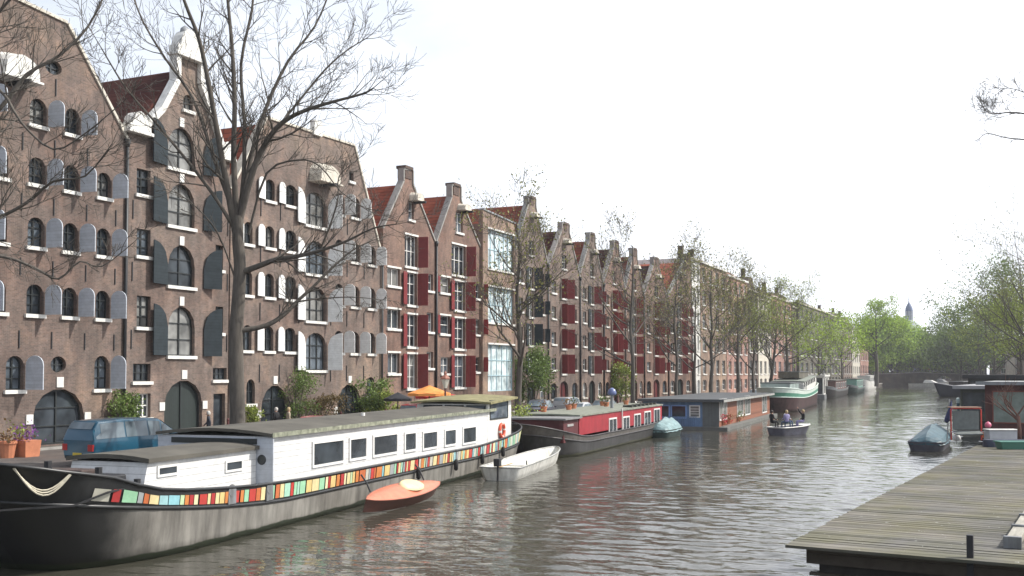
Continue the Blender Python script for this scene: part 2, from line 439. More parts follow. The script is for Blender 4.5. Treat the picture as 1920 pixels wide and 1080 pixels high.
# H1
W=[]
s1=[(1,97,1.02,SHG,.1)]
zr=[(183,233),(294,344),(407,462),(533,589)]
W+=grid([(49,80)],zr,64,arch=.45,nz=3,sh=s1)
W+=grid([(116,143),(179,204)],zr[1:],64,arch=.45,nz=3,sh=s1)
W+=grid([(116,143)],zr[:1],64,arch=.45,nz=3,sh=s1)
W+=grid([(-14,10)],zr[1:],64,arch=.45,nz=3,sh=[])
W+=[win(11,667,44,731,arch=.5,nz=3,sh=[(1,97,1.1,SHG,.1)]),win(177,667,204,729,arch=.5,nz=3,sh=[(1,97,1.0,SHG,.1)]),
    win(95,668,124,699,arch='round'),win(84,112,116,140,arch='round'),win(-13,300,8,360,nz=3) if 0 else win(-150,533,-112,589,arch=.5)]
W+=[door(62,729,158,arch=1.5,gm=GL,nx=2,nz=3,fm=FRD)]
W+=grid([(-108,-72),(-60,-30)],zr[:],64,arch=.45,nz=3,sh=s1)
W=[w for w in W if 1]
zt=ZR(125,45); 
H1,x1,a,b,p=house('warehouse_house','brown brick warehouse at the left edge with pale grey shutters and round attic window',-190,233,
   [(-190,150),(-95,-60),(125,45),(231,262)],W,BR1,cope=CREAM,depth=18,cat='warehouse',
   roof=[(YR(-190)+.1,ZR(231,262)-.2),(YR(-95)+.4,zt-.4),(YR(125)-.2,zt-.4),(YR(233)-.1,ZR(231,262)-.3)],roofm=TILED)
pipe(H1,232,x1,ZR(232,275),.12); hood(H1,15,150,2.2,1.4,x1)
for px in (97,159,214,36):
    for py in (140,258,370,490,625):
        if not (px>200 and py<300) and not(px>150 and py<200): anchor(H1,YR(px),ZR(64,py+12),x1)
# H2
bigs=lambda:[(-1,178,1.35,SHD,.12,True),(1,178,1.35,SHD,.7,True)]
W=[]
W+=[dict(win(314,t,364,b_,arch=1.3,nx=2,nz=3,fm=FRD,gm=g),sh=[(-1,168,1.5,SHD,.1,True),(1,158,1.25,SHD,.75,True)]) for t,b_,g in ((240,318,GLC),(345,425,GLC),(460,537,GL),(575,667,GLC))]
W+=[win(255,318,281,365,nz=3),win(255,430,281,480,nz=3),win(255,555,281,613,nz=3,gm=GLC),win(248,682,281,715,nx=3),win(252,738,281,783,nx=3,fm=FRW),
    win(403,460,417,506,nz=3),win(403,575,417,624,nz=3),win(398,690,424,712,nx=3),win(342,178,361,207,arch=.5)]
W+=[door(307,713,378,arch=1.5),door(399,738,421,nx=1,gm=GL)]
out=[(241,258),(243,240),(272,243),(286,222),(330,152),(330,92),(336,76),(347,66),(362,76),(373,100),(373,160),(396,225),(412,282),(427,290),(428,300)]
H2,x2,a,b,p=house('canal_house','brown brick house with white scrolled neck gable and dark arched shutters',234,428,out,W,BR2,x=XF+.05,depth=17,roofm=TILED,
   roof=[(YR(234)+.1,ZR(241,262)),(YR(340),ZR(345,130)),(YR(428)-.1,ZR(241,262))])
def strip3(root,pts,x,w,m,d=.3,name='gable_trim'):
    mb=MB(); P=[on_x(a,b,x) for a,b in pts]
    for (a,b),(c,e) in zip(P[:-1],P[1:]):
        L=math.hypot(c-a,e-b); nx,nz=-(e-b)/L*w/2,(c-a)/L*w/2
        mb.hexa([(x-.3,a-nx,b-nz),(x+d,a-nx,b-nz),(x+d,c-nx,e-nz),(x-.3,c-nx,e-nz)],[(x-.3,a+nx,b+nz),(x+d,a+nx,b+nz),(x+d,c+nx,e+nz),(x-.3,c+nx,e+nz)])
    mb.build(name,m,root)
strip3(H2,[(268,238),(300,205),(329,150),(329,90)],x2,.38,WHITE)
strip3(H2,[(374,95),(374,158),(397,225),(414,280)],x2,.38,WHITE)
def cap(root,px,py,x,w,h,m=WHITE):
    y,z=on_x(px,py,x); mb=MB()
    n=10; poly=[(-w/2,0),(-w/2,h*.3)]+[(-w/2*.8*cos(PI*i/n),h*.3+h*.7*sin(PI*i/n)) for i in range(n+1)]+[(w/2,h*.3),(w/2,0)]
    mb.prism(poly,lambda a,b:(x-.35,y+a,z+b),lambda a,b:(x+.35,y+a,z+b))
    mb.box(x-.4,x+.45,y-w/2-.15,y+w/2+.15,z-.2,z-.005)
    mb.build('gable_cap',m,root,bev=.03)
cap(H2,350,106,x2,2.2,1.6); cap(H2,256,246,x2,1.6,1.1); cap(H2,420,296,x2,1.2,1.0)
y,z=on_x(346,72,x2); mb=MB(); mb.lathe((x2,y,z),[(.01,.8),(.25,.6),(.3,.3),(.15,.05),(.3,-.2)],10); mb.build('finial',LEAD,H2,True)
for py in (225,330,447,560): 
    y,z=on_x(340,py+4,x2); mb=MB(); mb.box(x2-.05,x2+.08,y-.18,y+.18,z-.3,z+.25); mb.build('keystone',WHITE,H2)
for px in (245,300,385,424):
    for py in (410,520,640): anchor(H2,YR(px),ZR(340,py),x2,1.1)
# H3
W=[]
shl=[(-1,172,.85,SHL,.1)]; shr=[(1,97,.9,SHL,.1)]
W+=grid([(456,472),(496,513),(534,554)],[(612,658),(513,557),(424,464)],505,arch=.4,nz=2,sh=shl)
W+=grid([(496,513),(534,554)],[(336,376)],505,arch=.4,nz=2,sh=shl)
W+=grid([(628,643),(657,673),(689,703)],[(622,662),(536,575),(455,491)],665,arch=.4,nz=2,sh=shr)
W+=grid([(628,643),(657,673)],[(370,408)],665,arch=.4,nz=2,sh=shr)
W+=[dict(win(573,t,611,b_,arch=.9,nx=3,nz=3,gm=g),sh=[(-1,170,1.15,SHL,.1,True),(1,108,1.1,SHL,.2,True)]) for t,b_,g in ((361,424,GLC),(452,514,GL),(538,602,GL),(624,694,GL))]
W+=[win(462,711,478,757,arch=.5),win(688,707,702,742,arch=.4),win(526,280,538,302,arch=.2) if 0 else win(655,322,663,340)]
W+=[door(489,722,541,arch=1.9,gm=GL,nz=3),door(632,720,678,arch=1.9,gm=GL,nx=4,nz=4)]
zt=ZR(660,274)
H3,x3,a,b,p=house('warehouse_house','wide brick warehouse with white arched shutters and flat topped gable behind the bare tree',430,716,
   [(430,355),(500,222),(664,274),(715,487)],W,BR2,cope=CREAM,depth=18,roofm=TILE,
   roof=[(YR(430)+.1,ZR(430,375)),(YR(500)+.2,zt-.4),(YR(664)-.2,zt-.4),(YR(716)-.1,ZR(715,490))])
hood(H3,600,343,2.7,1.5,x3,CREAM,1.0)
y,z=on_x(593,247,x3); boxo('gable_block',WHITE,H3,x3-.2,x3+.2,y-.5,y+.5,z-.3,z+.8)
for px in (487,524,560,620,650,682):
    for py in (405,490,590,700): anchor(H3,YR(px),ZR(560,py),x3,1.2)
pipe(H3,714,x3,ZR(714,500),.15)
def chimney_cap(root,px,pyt,pyb,w,x,m,d=.7):
    y,zt=on_x(px,pyt,x); z0=on_x(px,pyb,x)[1]
    mb=MB(); mb.box(x-d,x+.06,y-w/2,y+w/2,z0,zt-.25); mb.box(x-d-.08,x+.16,y-w/2-.1,y+w/2+.1,zt-.25,zt); mb.build('gable_top',m,root)
# H4
RS=lambda w=.95,a=175:[(-1,a,w,SHR,.08),(1,a,w,SHR,.12)]
W=[]
W+=[win(726,503,750,536,fm=FRW,nx=2,nz=1,lintel=WHITE),win(726,580,750,616,fm=FRW,nx=2,nz=1,lintel=WHITE),win(727,662,749,700,fm=FRW,nx=2,nz=1,lintel=WHITE)]
W+=[win(759,442,782,500,fm=FRW,nx=3,nz=2,lintel=WHITE,sh=[(1,100,.9,SHR,.12)])]
W+=[win(763,t,781,b_,fm=FRW,nx=2,nz=3,lintel=WHITE,sh=[(-1,170,.8,SHR,.08),(1,98,.95,SHR,.12)] ) for t,b_ in ((512,572),(590,650),(664,728))]
W+=[win(800,t,812,b_,fm=FRW,nx=1,nz=2) for t,b_ in ((514,545),(586,622),(660,690))]
W+=[win(766,378,776,412,fm=FRW,nx=1,nz=2)]
def gab(px0,px1,ez0,ez1,ax,ay,aw=8,sh=24):
    return [(px0,ez0),(ax-aw,ay+sh),(ax-aw,ay+2),(ax+aw,ay+4),(ax+aw,ay+sh+6),(px1,ez1)]
H4,x4,a,b,p=house('gabled_warehouse','narrow brick house with dark red shutters and bay of white windows right of the drainpipe',717,815,gab(717,815,428,455,765,316),W,BR3,cope=STONE,
   roof=[(YR(717)+.1,ZR(815,460)),(YR(765),ZR(765,345)),(YR(815)-.1,ZR(815,460))])
chimney_cap(H4,765,312,335,1.1,x4,BR5); hood(H4,774,376,1.2,.7,x4,CREAM,.8); pipe(H4,816,x4,ZR(816,462),.15)
# H5
W=[win(824,t,843,b_,fm=FRW,nx=1,nz=2,lintel=WHITE,sh=[(-1,175,.5,SHR,.06)]) for t,b_ in ((520,549),(592,626))]
W+=[win(846,460,872,516,fm=FRW,nx=3,nz=2,lintel=WHITE,sh=[(1,98,.95,SHR,.1)])]
W+=[win(851,t,871,b_,fm=FRW,nx=2,nz=3,lintel=WHITE,sh=[(-1,170,.85,SHR,.06),(1,98,.95,SHR2 if b_>700 else SHR,.1)]) for t,b_ in ((528,582),(597,654),(667,726))]
W+=[win(891,t,900,b_,fm=FRW,nx=1,nz=2,sh=[(1,98,.7,SHR2,.1)]) for t,b_ in ((533,560),(599,627),(670,697))]
W+=[win(854,399,867,436,fm=FRW,nx=2,nz=2)]
W+=[win(826,670,842,700,fm=FRW,nx=2,nz=2)]
H5,x5,a,b,p=house('gabled_warehouse','brick gabled house with dark red shutters just left of the pale blue windowed house',817,903,gab(817,903,455,472,855,346),W,BR3,x=XF+.04,cope=STONE,
   roof=[(YR(817)+.1,ZR(903,477)),(YR(857),ZR(857,366)),(YR(903)-.1,ZR(903,477))])
chimney_cap(H5,855,344,366,1.1,x5,BR5); hood(H5,864,394,1.4,.6,x5,CREAM,.8); pipe(H5,904,x5,ZR(904,480),.15)
# H6 modern with large glazing
W=[win(909,436,958,507,fm=FRB,nx=6,nz=2,gm=GLP,lintel=WHITE),win(909,541,958,606,fm=FRB,nx=6,nz=2,gm=GLP,lintel=WHITE),win(909,647,958,733,fm=FRB,nx=5,nz=3,gm=GLP,sill=None,lintel=WHITE)]
H6,x6,a,b,p=house('canal_house','flat topped brick house with three wide bands of pale blue window frames',905,965,[(905,393),(965,420)],W,BR4,x=XF+.35,cope=LEAD,depth=14,
   roof=[(YR(905)+.1,ZR(930,430)),(YR(935),ZR(930,420)),(YR(965)-.1,ZR(930,430))],roofm=TILEG,eave=ZR(930,425))
# H7.. gabled row
def rowhouse(px0,px1,ax,ay,ez0,ez1,br,sm,label,gz=ZR(1110,515),i=0):
    a,b=px0,px1; w=b-a
    def F_(u): return a+w*u
    W=[]
    rows=[.0,.25,.5,.75]
    yt=ez1+10; base=702+ 3.8*FL*(1860-ax)/96350*0+ (700+3.8*FL*(1860-ax)/96350-702)
    z_t=ZR(ax,(ez0+ez1)/2+6); z_b=QZ+3.6; n=4
    st=(z_t-z_b)/n
    for k in range(n):
        z0=z_b+k*st+.35; z1=z0+st*.62
        yc0,yc1=YR(F_(.42)),YR(F_(.56))
        W.append(dict(r=(yc0,yc1,z0-.2,z1+(.45 if i>=3 else .2)),fm=FRW,nx=2,nz=3,lintel=None,sh=[(1,104,.95,sm,.1)]+([(-1,176,.7,SHD,.1)] if i%2==0 else [(-1,100,.8,sm,.05)])))
        for u0,u1 in ((.1,.24),(.78,.9)):
            W.append(dict(r=(YR(F_(u0)),YR(F_(u1)),z0+.25,z1-.2),fm=FRW,nx=1,nz=2,sh=([(1,100,.6,sm,.05)] if u0>.5 and i%3!=1 else [])))
    W.append(dict(r=(YR(F_(.43)),YR(F_(.57)),z_t+.7,z_t+2.3),fm=FRW,nx=1,nz=2))
    W.append(dict(r=(YR(F_(.36)),YR(F_(.62)),QZ+.05,QZ+2.9),arch=.8,k='door',gm=DOORR if i%2 else DOORD,key=0))
    for u0,u1 in ((.08,.26),(.75,.92)):
        W.append(dict(r=(YR(F_(u0)),YR(F_(u1)),QZ+.9,QZ+2.7),arch=.5,fm=FRD if i%2 else FRW,nx=2,nz=2,sill=CREAM))
    H,x,y0,y1,p=house('gabled_warehouse',label,px0,px1,gab(px0,px1,ez0,ez1,ax,ay,max(3,w*.11),14),W,br,x=XF+.03*(i%3),cope=STONE,roofm=TILED if i%2 else TILE,
        roof=[(YR(px0)+.1,z_t),(YR(ax),ZR(ax,ay+16)),(YR(px1)-.1,z_t)],group='row of gabled brick warehouses')
    chimney_cap(H,ax,ay,ay+16,.9,x,BR5); hood(H,F_(.52),ay+38,1.0,.5,x,CREAM,.7); pipe(H,px1-.8,x,z_t-.3,.15)
rows=[(966,1027,997,368,470,500,BR2,SHD,'dark brick gabled warehouse half hidden by the thin tree right of the big windowed house'),
(1028,1087,1060,417,500,520,BR2,SHR,'gabled warehouse with dark red shutters left of the second thin tree gap'),
(1088,1131,1110,436,513,533,BR2,SHR,'gabled warehouse with grey coping and a green door, second of the even gabled row'),
(1132,1172,1155,451,528,545,BR3,SHR2,'gabled warehouse with bright red shutters behind the red houseboat'),
(1173,1207,1190,465,540,555,BR3,SHR2,'slim gabled warehouse with bright red shutters left of the budding tree'),
(1208,1252,1230,482,552,566,BR3,SHR2,'wider gabled warehouse with bright red shutters behind the tall thin budding tree'),
(1253,1297,1290,476,556,566,BR3,SHR,'gabled house with dark red shutters beside the white posted shopfront')]
for i,r in enumerate(rows): rowhouse(*r,i=i)
def flat(name,label,px0,px1,top0,top1,br,nc,nr,fm=FRW,gm=GL,x=None,chims=(),roofm=TILEG,sidem=None,corn=CREAM,depth=13,win_h=.62,hip=0):
    x=XF if x is None else x
    z_t=ZR((px0+px1)/2,(top0+top1)/2,x); st=(z_t-QZ-3.4)/nr; W=[]
    ya,yb=YR(px0,600,x),YR(px1,600,x)
    for c in range(nc):
        u0=ya+(yb-ya)*(c+.25)/nc; u1=ya+(yb-ya)*(c+.75)/nc
        for k in range(nr):
            z0=QZ+3.5+k*st+.2; W.append(dict(r=(u0,u1,z0,z0+st*win_h),fm=fm,gm=gm,nx=2,nz=2))
        W.append(dict(r=(u0-.1,u1+.1,QZ+(.1 if c==nc//2 else .8),QZ+2.7),arch=.3,fm=fm,gm=gm,nx=2,nz=2,sill=None,k='w'))
    H,x,y0,y1,p=house(name,label,px0,px1,[(px0,top0),(px1,top1)],W,br,x=x,depth=depth,roofm=roofm,cat='house',sidem=sidem,
       roof=[(ya+.2,z_t-.2),(ya+.2+(yb-ya)*.3,z_t+hip),(yb-(yb-ya)*.3,z_t+hip),(yb-.2,z_t-.2)],eave=z_t)
    mb=MB(); mb.box(x+.002,x+.35,y0,y1,z_t-.55,z_t-.2); mb.build('cornice',corn,H)
    for u in chims:
        yc=y0+(y1-y0)*u; mb=MB(); mb.box(x-3,x-2.2,yc-.45,yc+.45,z_t-.3,z_t+2+hip); mb.box(x-3.08,x-2.12,yc-.52,yc+.52,z_t+2+hip,z_t+2.2+hip); mb.build('chimney',BR5,H)
    return H
flat('tall_house','tall narrow white fronted house between the gabled row and the tan house',1298,1313,482,487,WHITE,2,5,chims=(.5,))
flat('tall_house','tall tan brick house behind the rust coloured budding tree',1314,1362,487,506,BR4,4,5,chims=(.2,),corn=WHITE)
Hp=flat('tall_house','pink brick house with pale arches and flat roofline',1363,1402,508,531,BR6,4,5,corn=WHITE)
flat('tall_house','dark gabled roof house with brick stack right of the pink house',1403,1421,540,545,BR5,2,4,chims=(.8,),hip=2.5)
flat('tall_house','cream fronted house behind the twin trees',1422,1446,550,556,CREAM,3,4,chims=(.3,),hip=1)
flat('tall_house','pale pink brick house with two chimneys',1447,1484,552,566,BR6,4,4,chims=(.2,.8),hip=1)
flat('tall_house','low dark house left of the large grey green block',1485,1497,572,576,BR5,2,3)
flat('tall_house','large grey green block with a blank side wall above the leafy trees',1498,1556,562,590,GREYW,7,4,chims=(.95,),depth=22,x=XF+.6)
flat('tall_house','grey green corner house with chimney beyond the large block',1557,1580,585,600,GREYW,4,4,chims=(.9,),hip=1)
flat('tall_house','slate roofed house beyond the grey green corner',1581,1597,598,608,BR2,4,4,hip=1.5,chims=(.5,))
flat('tall_house','cream house with white window frames near the end of the row',1598,1612,612,618,CREAM,4,4,x=XF)
flat('tall_house','last visible house of the row beside the tall leafy tree',1613,1628,624,632,BR6,5,3,x=XF)
# ---------------- ground, quays, water ----------------
def structure(o): o['kind']='structure'; return o
SK=mat
mW,nt,bs=nodes('water_surface')
bs.inputs['Base Color'].default_value=(.03,.032,.02,1); bs.inputs['Roughness'].default_value=.05; bs.inputs['IOR'].default_value=1.33
n=noise(nt,pos(nt,(.12,.12,.12)),1,3); nt.links.new(ramp(nt,n,[(.35,(.045,.043,.033)),(.7,(.07,.066,.052))]),bs.inputs['Base Color'])
na=noise(nt,pos(nt,(.9,1.3,1)),1.3,3,.5); nb=noise(nt,pos(nt,(2.2,4.2,1)),1.2,2,.5)
ad=nt.nodes.new('ShaderNodeMath'); ad.operation='MULTIPLY_ADD'; nt.links.new(nb,ad.inputs[0]); ad.inputs[1].default_value=.16; nt.links.new(na,ad.inputs[2])
bp=nt.nodes.new('ShaderNodeBump'); bp.inputs['Strength'].default_value=1; bp.inputs['Distance'].default_value=.036
nt.links.new(ad.outputs[0],bp.inputs['Height']); nt.links.new(bp.outputs[0],bs.inputs['Normal'])

import numpy as np
def water_mesh():
    ys=[-12.0]
    while ys[-1]<470: ys.append(ys[-1]+max(.11,ys[-1]*.0033))
    ys=np.array(ys); xs=np.linspace(-41,13,300); X,Y=np.meshgrid(xs,ys); dY=np.maximum(.11,Y*.0033)
    rs=np.random.RandomState(4); Z=np.zeros_like(X)
    patch=.5+.5*np.sin(X*.11+1.3*np.sin(Y*.045)+Y*.021)*np.sin(Y*.06+1.7*np.sin(X*.13)+.6)
    amp=(.45+.55*patch)*(.35+.75/(1+np.exp(-(X+15)*.22-(Y-60)*.012)))
    for i in range(72):
        lam=.36*(4.2)**rs.rand(); th=rs.normal(1.45,.62); k=2*np.pi/lam
        a=.0044*lam**.95*rs.uniform(.6,1.3)
        fade=np.clip((lam/dY-2.4)/1.2,0,1)
        Z+=a*fade*np.sin(k*(X*np.cos(th)+Y*np.sin(th))+rs.uniform(0,6.28)+.9*np.sin(X*.31*rs.rand()+Y*.23*rs.rand()))
    for i in range(7):
        lam=rs.uniform(2.8,5.5); th=rs.normal(1.4,.5); k=2*np.pi/lam
        Z+=.0026*lam**.9*np.sin(k*(X*np.cos(th)+Y*np.sin(th))+rs.uniform(0,6.28))*np.clip(Y/80,.5,1.6)
    Z*=amp*.6
    Z[0]=0;Z[-1]=0;Z[:,0]=0;Z[:,-1]=0
    n,m_=X.shape; v=np.stack([X,Y,Z],-1).reshape(-1,3)
    I=np.arange(n*m_).reshape(n,m_); f=np.stack([I[:-1,:-1],I[:-1,1:],I[1:,1:],I[1:,:-1]],-1).reshape(-1,4)
    mb=MB(); mb.v=[Vector(p) for p in v.tolist()]; mb.f=f.tolist(); mb.m=[0]*len(mb.f)
    b=ys[-1]
    mb.add([(-60,-60,0),(60,-60,0),(60,-12,0),(-60,-12,0)],[(0,1,2,3)]); mb.add([(-60,b,0),(60,b,0),(60,900,0),(-60,900,0)],[(0,1,2,3)])
    structure(mb.build('water',mW,None,True))
water_mesh()
QL=[(-28.9,-40),(-28.9,60),(-29.2,150),(-33,260),(-38.5,415),(-38.5,900)]
RL=[(9,-40),(8,60),(6.5,120),(1,230),(-6,330),(-12,425),(-12,900)]
def land(line,xo,name):
    m=MB()
    vs=[(x,y,QZ) for x,y in line]+[(xo,y,QZ) for x,y in line]; n=len(line)
    m.add(vs,[(i,i+1,i+1+n,i+n) for i in range(n-1)]); structure(m.build(name,PAVE))
def _pass(): pass
m=MB(); m.add([(-38.5,446,QZ-.01),(-12,446,QZ-.01),(-12,900,QZ-.01),(-38.5,900,QZ-.01)],[(0,1,2,3)]); m.box(-38.5,-12,446,446.4,-1,QZ-.02); structure(m.build('far_street',PAVE))
def qwall(line,name,s):
    m=MB(); n=len(line)
    for (a,b),(c,d) in zip(line[:-1],line[1:]):
        m.hexa([(a,b,-1),(a+s*.4,b,-1),(c+s*.4,d,-1),(c,d,-1)],[(a,b,.95),(a+s*.4,b,.95),(c+s*.4,d,.95),(c,d,.95)])
    structure(m.build(name,QUAYB))
    m=MB()
    for (a,b),(c,d) in zip(line[:-1],line[1:]):
        m.hexa([(a-s*.06,b,.95),(a+s*.42,b,.95),(c+s*.42,d,.95),(c-s*.06,d,.95)],[(a-s*.06,b,QZ+.06),(a+s*.42,b,QZ+.06),(c+s*.42,d,QZ+.06),(c-s*.06,d,QZ+.06)])
    structure(m.build(name+'_kerb',STONE))
land(QL,-900,'quay_pavement'); land(RL,900,'opposite_quay_pavement'); qwall(QL,'quay_wall',-1); qwall(RL,'opposite_quay_wall',1)
m=MB(); m.box(XF+2.2,XF+2.35,-40,420,QZ-.1,QZ+.12); structure(m.build('pavement_kerb',STONE))
GRASSM=mat('far_ground',(.09,.09,.06),1,.3,.02)
m=MB(); m.add([(-5000,-5000,-2),(5000,-5000,-2),(5000,6000,-2),(-5000,6000,-2)],[(0,1,2,3)]); structure(m.build('ground',GRASSM))
# ---------------- trees ----------------
def grow(mb,p,d,L,r,lev,tips,nb=(3,5),curl=.16,up=.12,rr=None,ns=4,minr=.008,ang=(25,55),ratio=.62):
    rr=rr or R
    path=[p]; rad_=[r]; d=d.normalized()
    for i in range(ns):
        d=(d+Vector((rr.uniform(-1,1),rr.uniform(-1,1),rr.uniform(-1,1)))*curl+Vector((0,0,up))).normalized()
        p=p+d*(L/ns); path.append(p); rad_.append(max(minr,r*(1-.72*(i+1)/ns)))
    mb.tube(path,rad_,6 if r>.06 else (4 if r>.02 else 3),cap=False)
    if lev<=0: tips.append((path[-1],d)); tips.append((path[-2],d)); return
    k=rr.randint(*nb)
    for j in range(k):
        t=rr.uniform(.25,1.0)*ns; i=min(int(t),ns-1); f=t-i
        q=path[i].lerp(path[i+1],f); rq=rad_[i]*(1-f)+rad_[i+1]*f
        ax=(path[i+1]-path[i]).normalized()
        o=ax.orthogonal().normalized(); o.rotate(Matrix.Rotation(rr.uniform(0,2*PI),3,ax))
        a=rad(rr.uniform(*ang)); nd=ax*cos(a)+o*sin(a)
        grow(mb,q,nd,L*rr.uniform(ratio-.15,ratio+.12),max(minr,rq*.72),lev-1,tips,nb,curl,up,rr,ns,minr,ang,ratio)
    tips.append((path[-1],d))
def smooth_path(P,sub=3):
    out=[]
    for i in range(len(P)-1):
        p0=P[max(i-1,0)];p1=P[i];p2=P[i+1];p3=P[min(i+2,len(P)-1)]
        for k in range(sub):
            t=k/sub
            out.append(.5*((2*p1)+(p2-p0)*t+(2*p0-5*p1+4*p2-p3)*t*t+(3*p1-p0-3*p2+p3)*t**3))
    out.append(P[-1]); return out
def limb(mb,pts,D,r0,r1,tips,kids=9,klen=2.2,lev=2,dd=0,start=.15,up=.1,rr=None):
    rr=rr or R
    kids=int(kids*1.35); r0*=.7
    n=len(pts); P=smooth_path([at_d(px,py,D+dd*(i/(n-1))) for i,(px,py) in enumerate(pts)])
    n=len(P); rads=[r0+(r1-r0)*(i/(n-1)) for i in range(n)]
    mb.tube(P,rads,8,cap=False)
    for j in range(kids):
        t=start+(1-start)*(j+rr.random())/kids; t=min(t,.999)*(n-1); i=int(t); q=P[i].lerp(P[i+1],t-i)
        ax=(P[i+1]-P[i]).normalized(); o=ax.orthogonal().normalized(); o.rotate(Matrix.Rotation(rr.uniform(0,2*PI),3,ax))
        a=rad(rr.uniform(25,60)); nd=ax*cos(a)+o*sin(a); fr=t/(n-1)
        grow(mb,q,nd,klen*(1.15-.55*fr)*rr.uniform(.7,1.2),max(.02,rads[i]*.45),lev,tips,(3,5),.17,up,rr)
    grow(mb,P[-1],(P[-1]-P[-2]),klen*.8,r1*.9,lev,tips,(3,5),.17,up,rr)
def leaves(tips,m,name,parent,cnt,spread,size,rr=None,drop=0.0):
    rr=rr or R; mb=MB()
    for (p,d) in tips:
        if rr.random()<drop: continue
        for i in range(cnt):
            c=p+Vector((rr.gauss(0,spread),rr.gauss(0,spread),rr.gauss(0,spread*.8)))
            s=size*rr.uniform(.5,1.3); u=Vector((rr.uniform(-1,1),rr.uniform(-1,1),rr.uniform(-.6,.6))).normalized(); v=u.orthogonal().normalized(); v.rotate(Matrix.Rotation(rr.uniform(0,6.3),3,u))
            w=u.cross(v)
            mb.add([c-v*s,c-w*s*.6,c+v*s,c+w*s*.6],[(0,1,2,3)])
    return mb.build(name,m,parent)
# big bare tree
T=thing('bare_tree','tall bare tree with a forked dark trunk on the quay behind the white barge','tree',tuple(at_d(446,700,45).xy)+(QZ,))
D0=45; mt=MB()
base=at_d(446,700,D0); bz=Vector((base.x,base.y,QZ))
trunk=[bz,bz+Vector((0,0,.5)),at_d(445,780,D0),at_d(443,700,D0),at_d(443,620,D0),at_d(447,560,D0),at_d(450,500,D0),at_d(446,450,D0),at_d(447,405,D0)]
mt.tube(smooth_path(trunk,3),[.54-.17*min(1,i/5)-.006*i for i in range(25)],14,cap=False)
mt2=MB(); tips=[]; rb=random.Random(3)
L=lambda pts,r0,r1,**k: limb(mt2,pts,D0,r0,r1,tips,rr=rb,**k)
L([(442,440),(424,340),(408,250),(388,140),(372,70),(345,0),(330,-60)],.22,.05,kids=12,dd=-2)
L([(444,410),(438,300),(440,200),(436,100),(428,10),(420,-80)],.2,.05,kids=11,dd=1)
L([(448,410),(457,330),(458,230),(452,120),(472,20),(480,-60)],.17,.04,kids=11,dd=2.5)
L([(449,415),(478,310),(516,243),(560,212),(620,192),(680,176),(700,165)],.22,.03,kids=13,dd=-1.5)
L([(520,240),(560,190),(610,130),(650,95),(690,70)],.09,.02,kids=10,dd=1.5)
L([(452,400),(470,300),(498,205),(540,115),(590,50),(620,-20)],.16,.03,kids=12,dd=3)
L([(440,430),(402,368),(350,300),(292,230),(236,165),(190,90)],.13,.025,kids=11,dd=-3)
L([(436,395),(402,300),(362,185),(310,110),(268,40),(245,-20)],.13,.03,kids=11,dd=2)
L([(450,512),(492,496),(520,486),(560,480),(600,470),(650,452),(700,428),(745,420)],.2,.02,kids=14,klen=1.9,dd=-2,up=.05)
L([(600,470),(620,420),(634,370),(636,330),(670,300)],.07,.015,kids=9,klen=1.5)
L([(452,620),(500,610),(535,588),(556,566),(590,535),(625,500),(660,470),(700,450)],.17,.02,kids=11,klen=1.6,dd=2,up=.05)
L([(556,566),(600,560),(660,557),(715,562)],.06,.012,kids=6,klen=1.0,up=0)
L([(466,440),(500,325),(560,300),(600,312),(640,360),(690,395)],.08,.015,kids=9,klen=1.5,dd=-3)
L([(440,520),(410,440),(370,390),(330,360)],.06,.015,kids=5,klen=1.2,dd=-3)
mt.v+= [] 
b0=len(mt.v); mt.v+=mt2.v; mt.f+=[[i+b0 for i in f] for f in mt2.f]; mt.m+=mt2.m
mt.build('trunk',BARK,T,True)
# left tree, trunk outside the frame
T=thing('bare_tree','bare branches of the tree reaching in from the left edge over the brown warehouse','tree',tuple(at_d(-150,700,36).xy)+(QZ,))
mt=MB(); tips=[]; D0=36; base=at_d(-150,700,36)
mt.tube([Vector((base.x,base.y,QZ)),at_d(-150,600,36),at_d(-152,420,36),at_d(-140,200,36),at_d(-120,0,36)],[.5,.4,.34,.26,.16],12,cap=False)
L=lambda pts,r0,r1,**k: limb(mt,pts,D0,r0,r1,tips,rr=rb,**k)
L([(-145,330),(-80,260),(-10,215),(50,140),(110,105),(165,50),(200,-20)],.15,.03,kids=14,klen=2.0,dd=2)
L([(-150,450),(-80,420),(-10,410),(50,380),(100,340),(160,330),(210,270)],.13,.02,kids=12,klen=1.7,dd=-1)
L([(-150,520),(-70,480),(10,482),(70,505),(110,523),(150,490),(190,500),(250,455)],.1,.015,kids=9,klen=1.1,dd=1,up=.03)
L([(-140,200),(-60,110),(0,20),(60,-40)],.14,.03,kids=9,klen=2.0)
L([(-150,300),(-60,180),(0,170),(40,230),(100,280),(160,250),(220,200)],.1,.015,kids=10,klen=1.6,dd=-2)
mt.build('trunk',BARK,T,True)
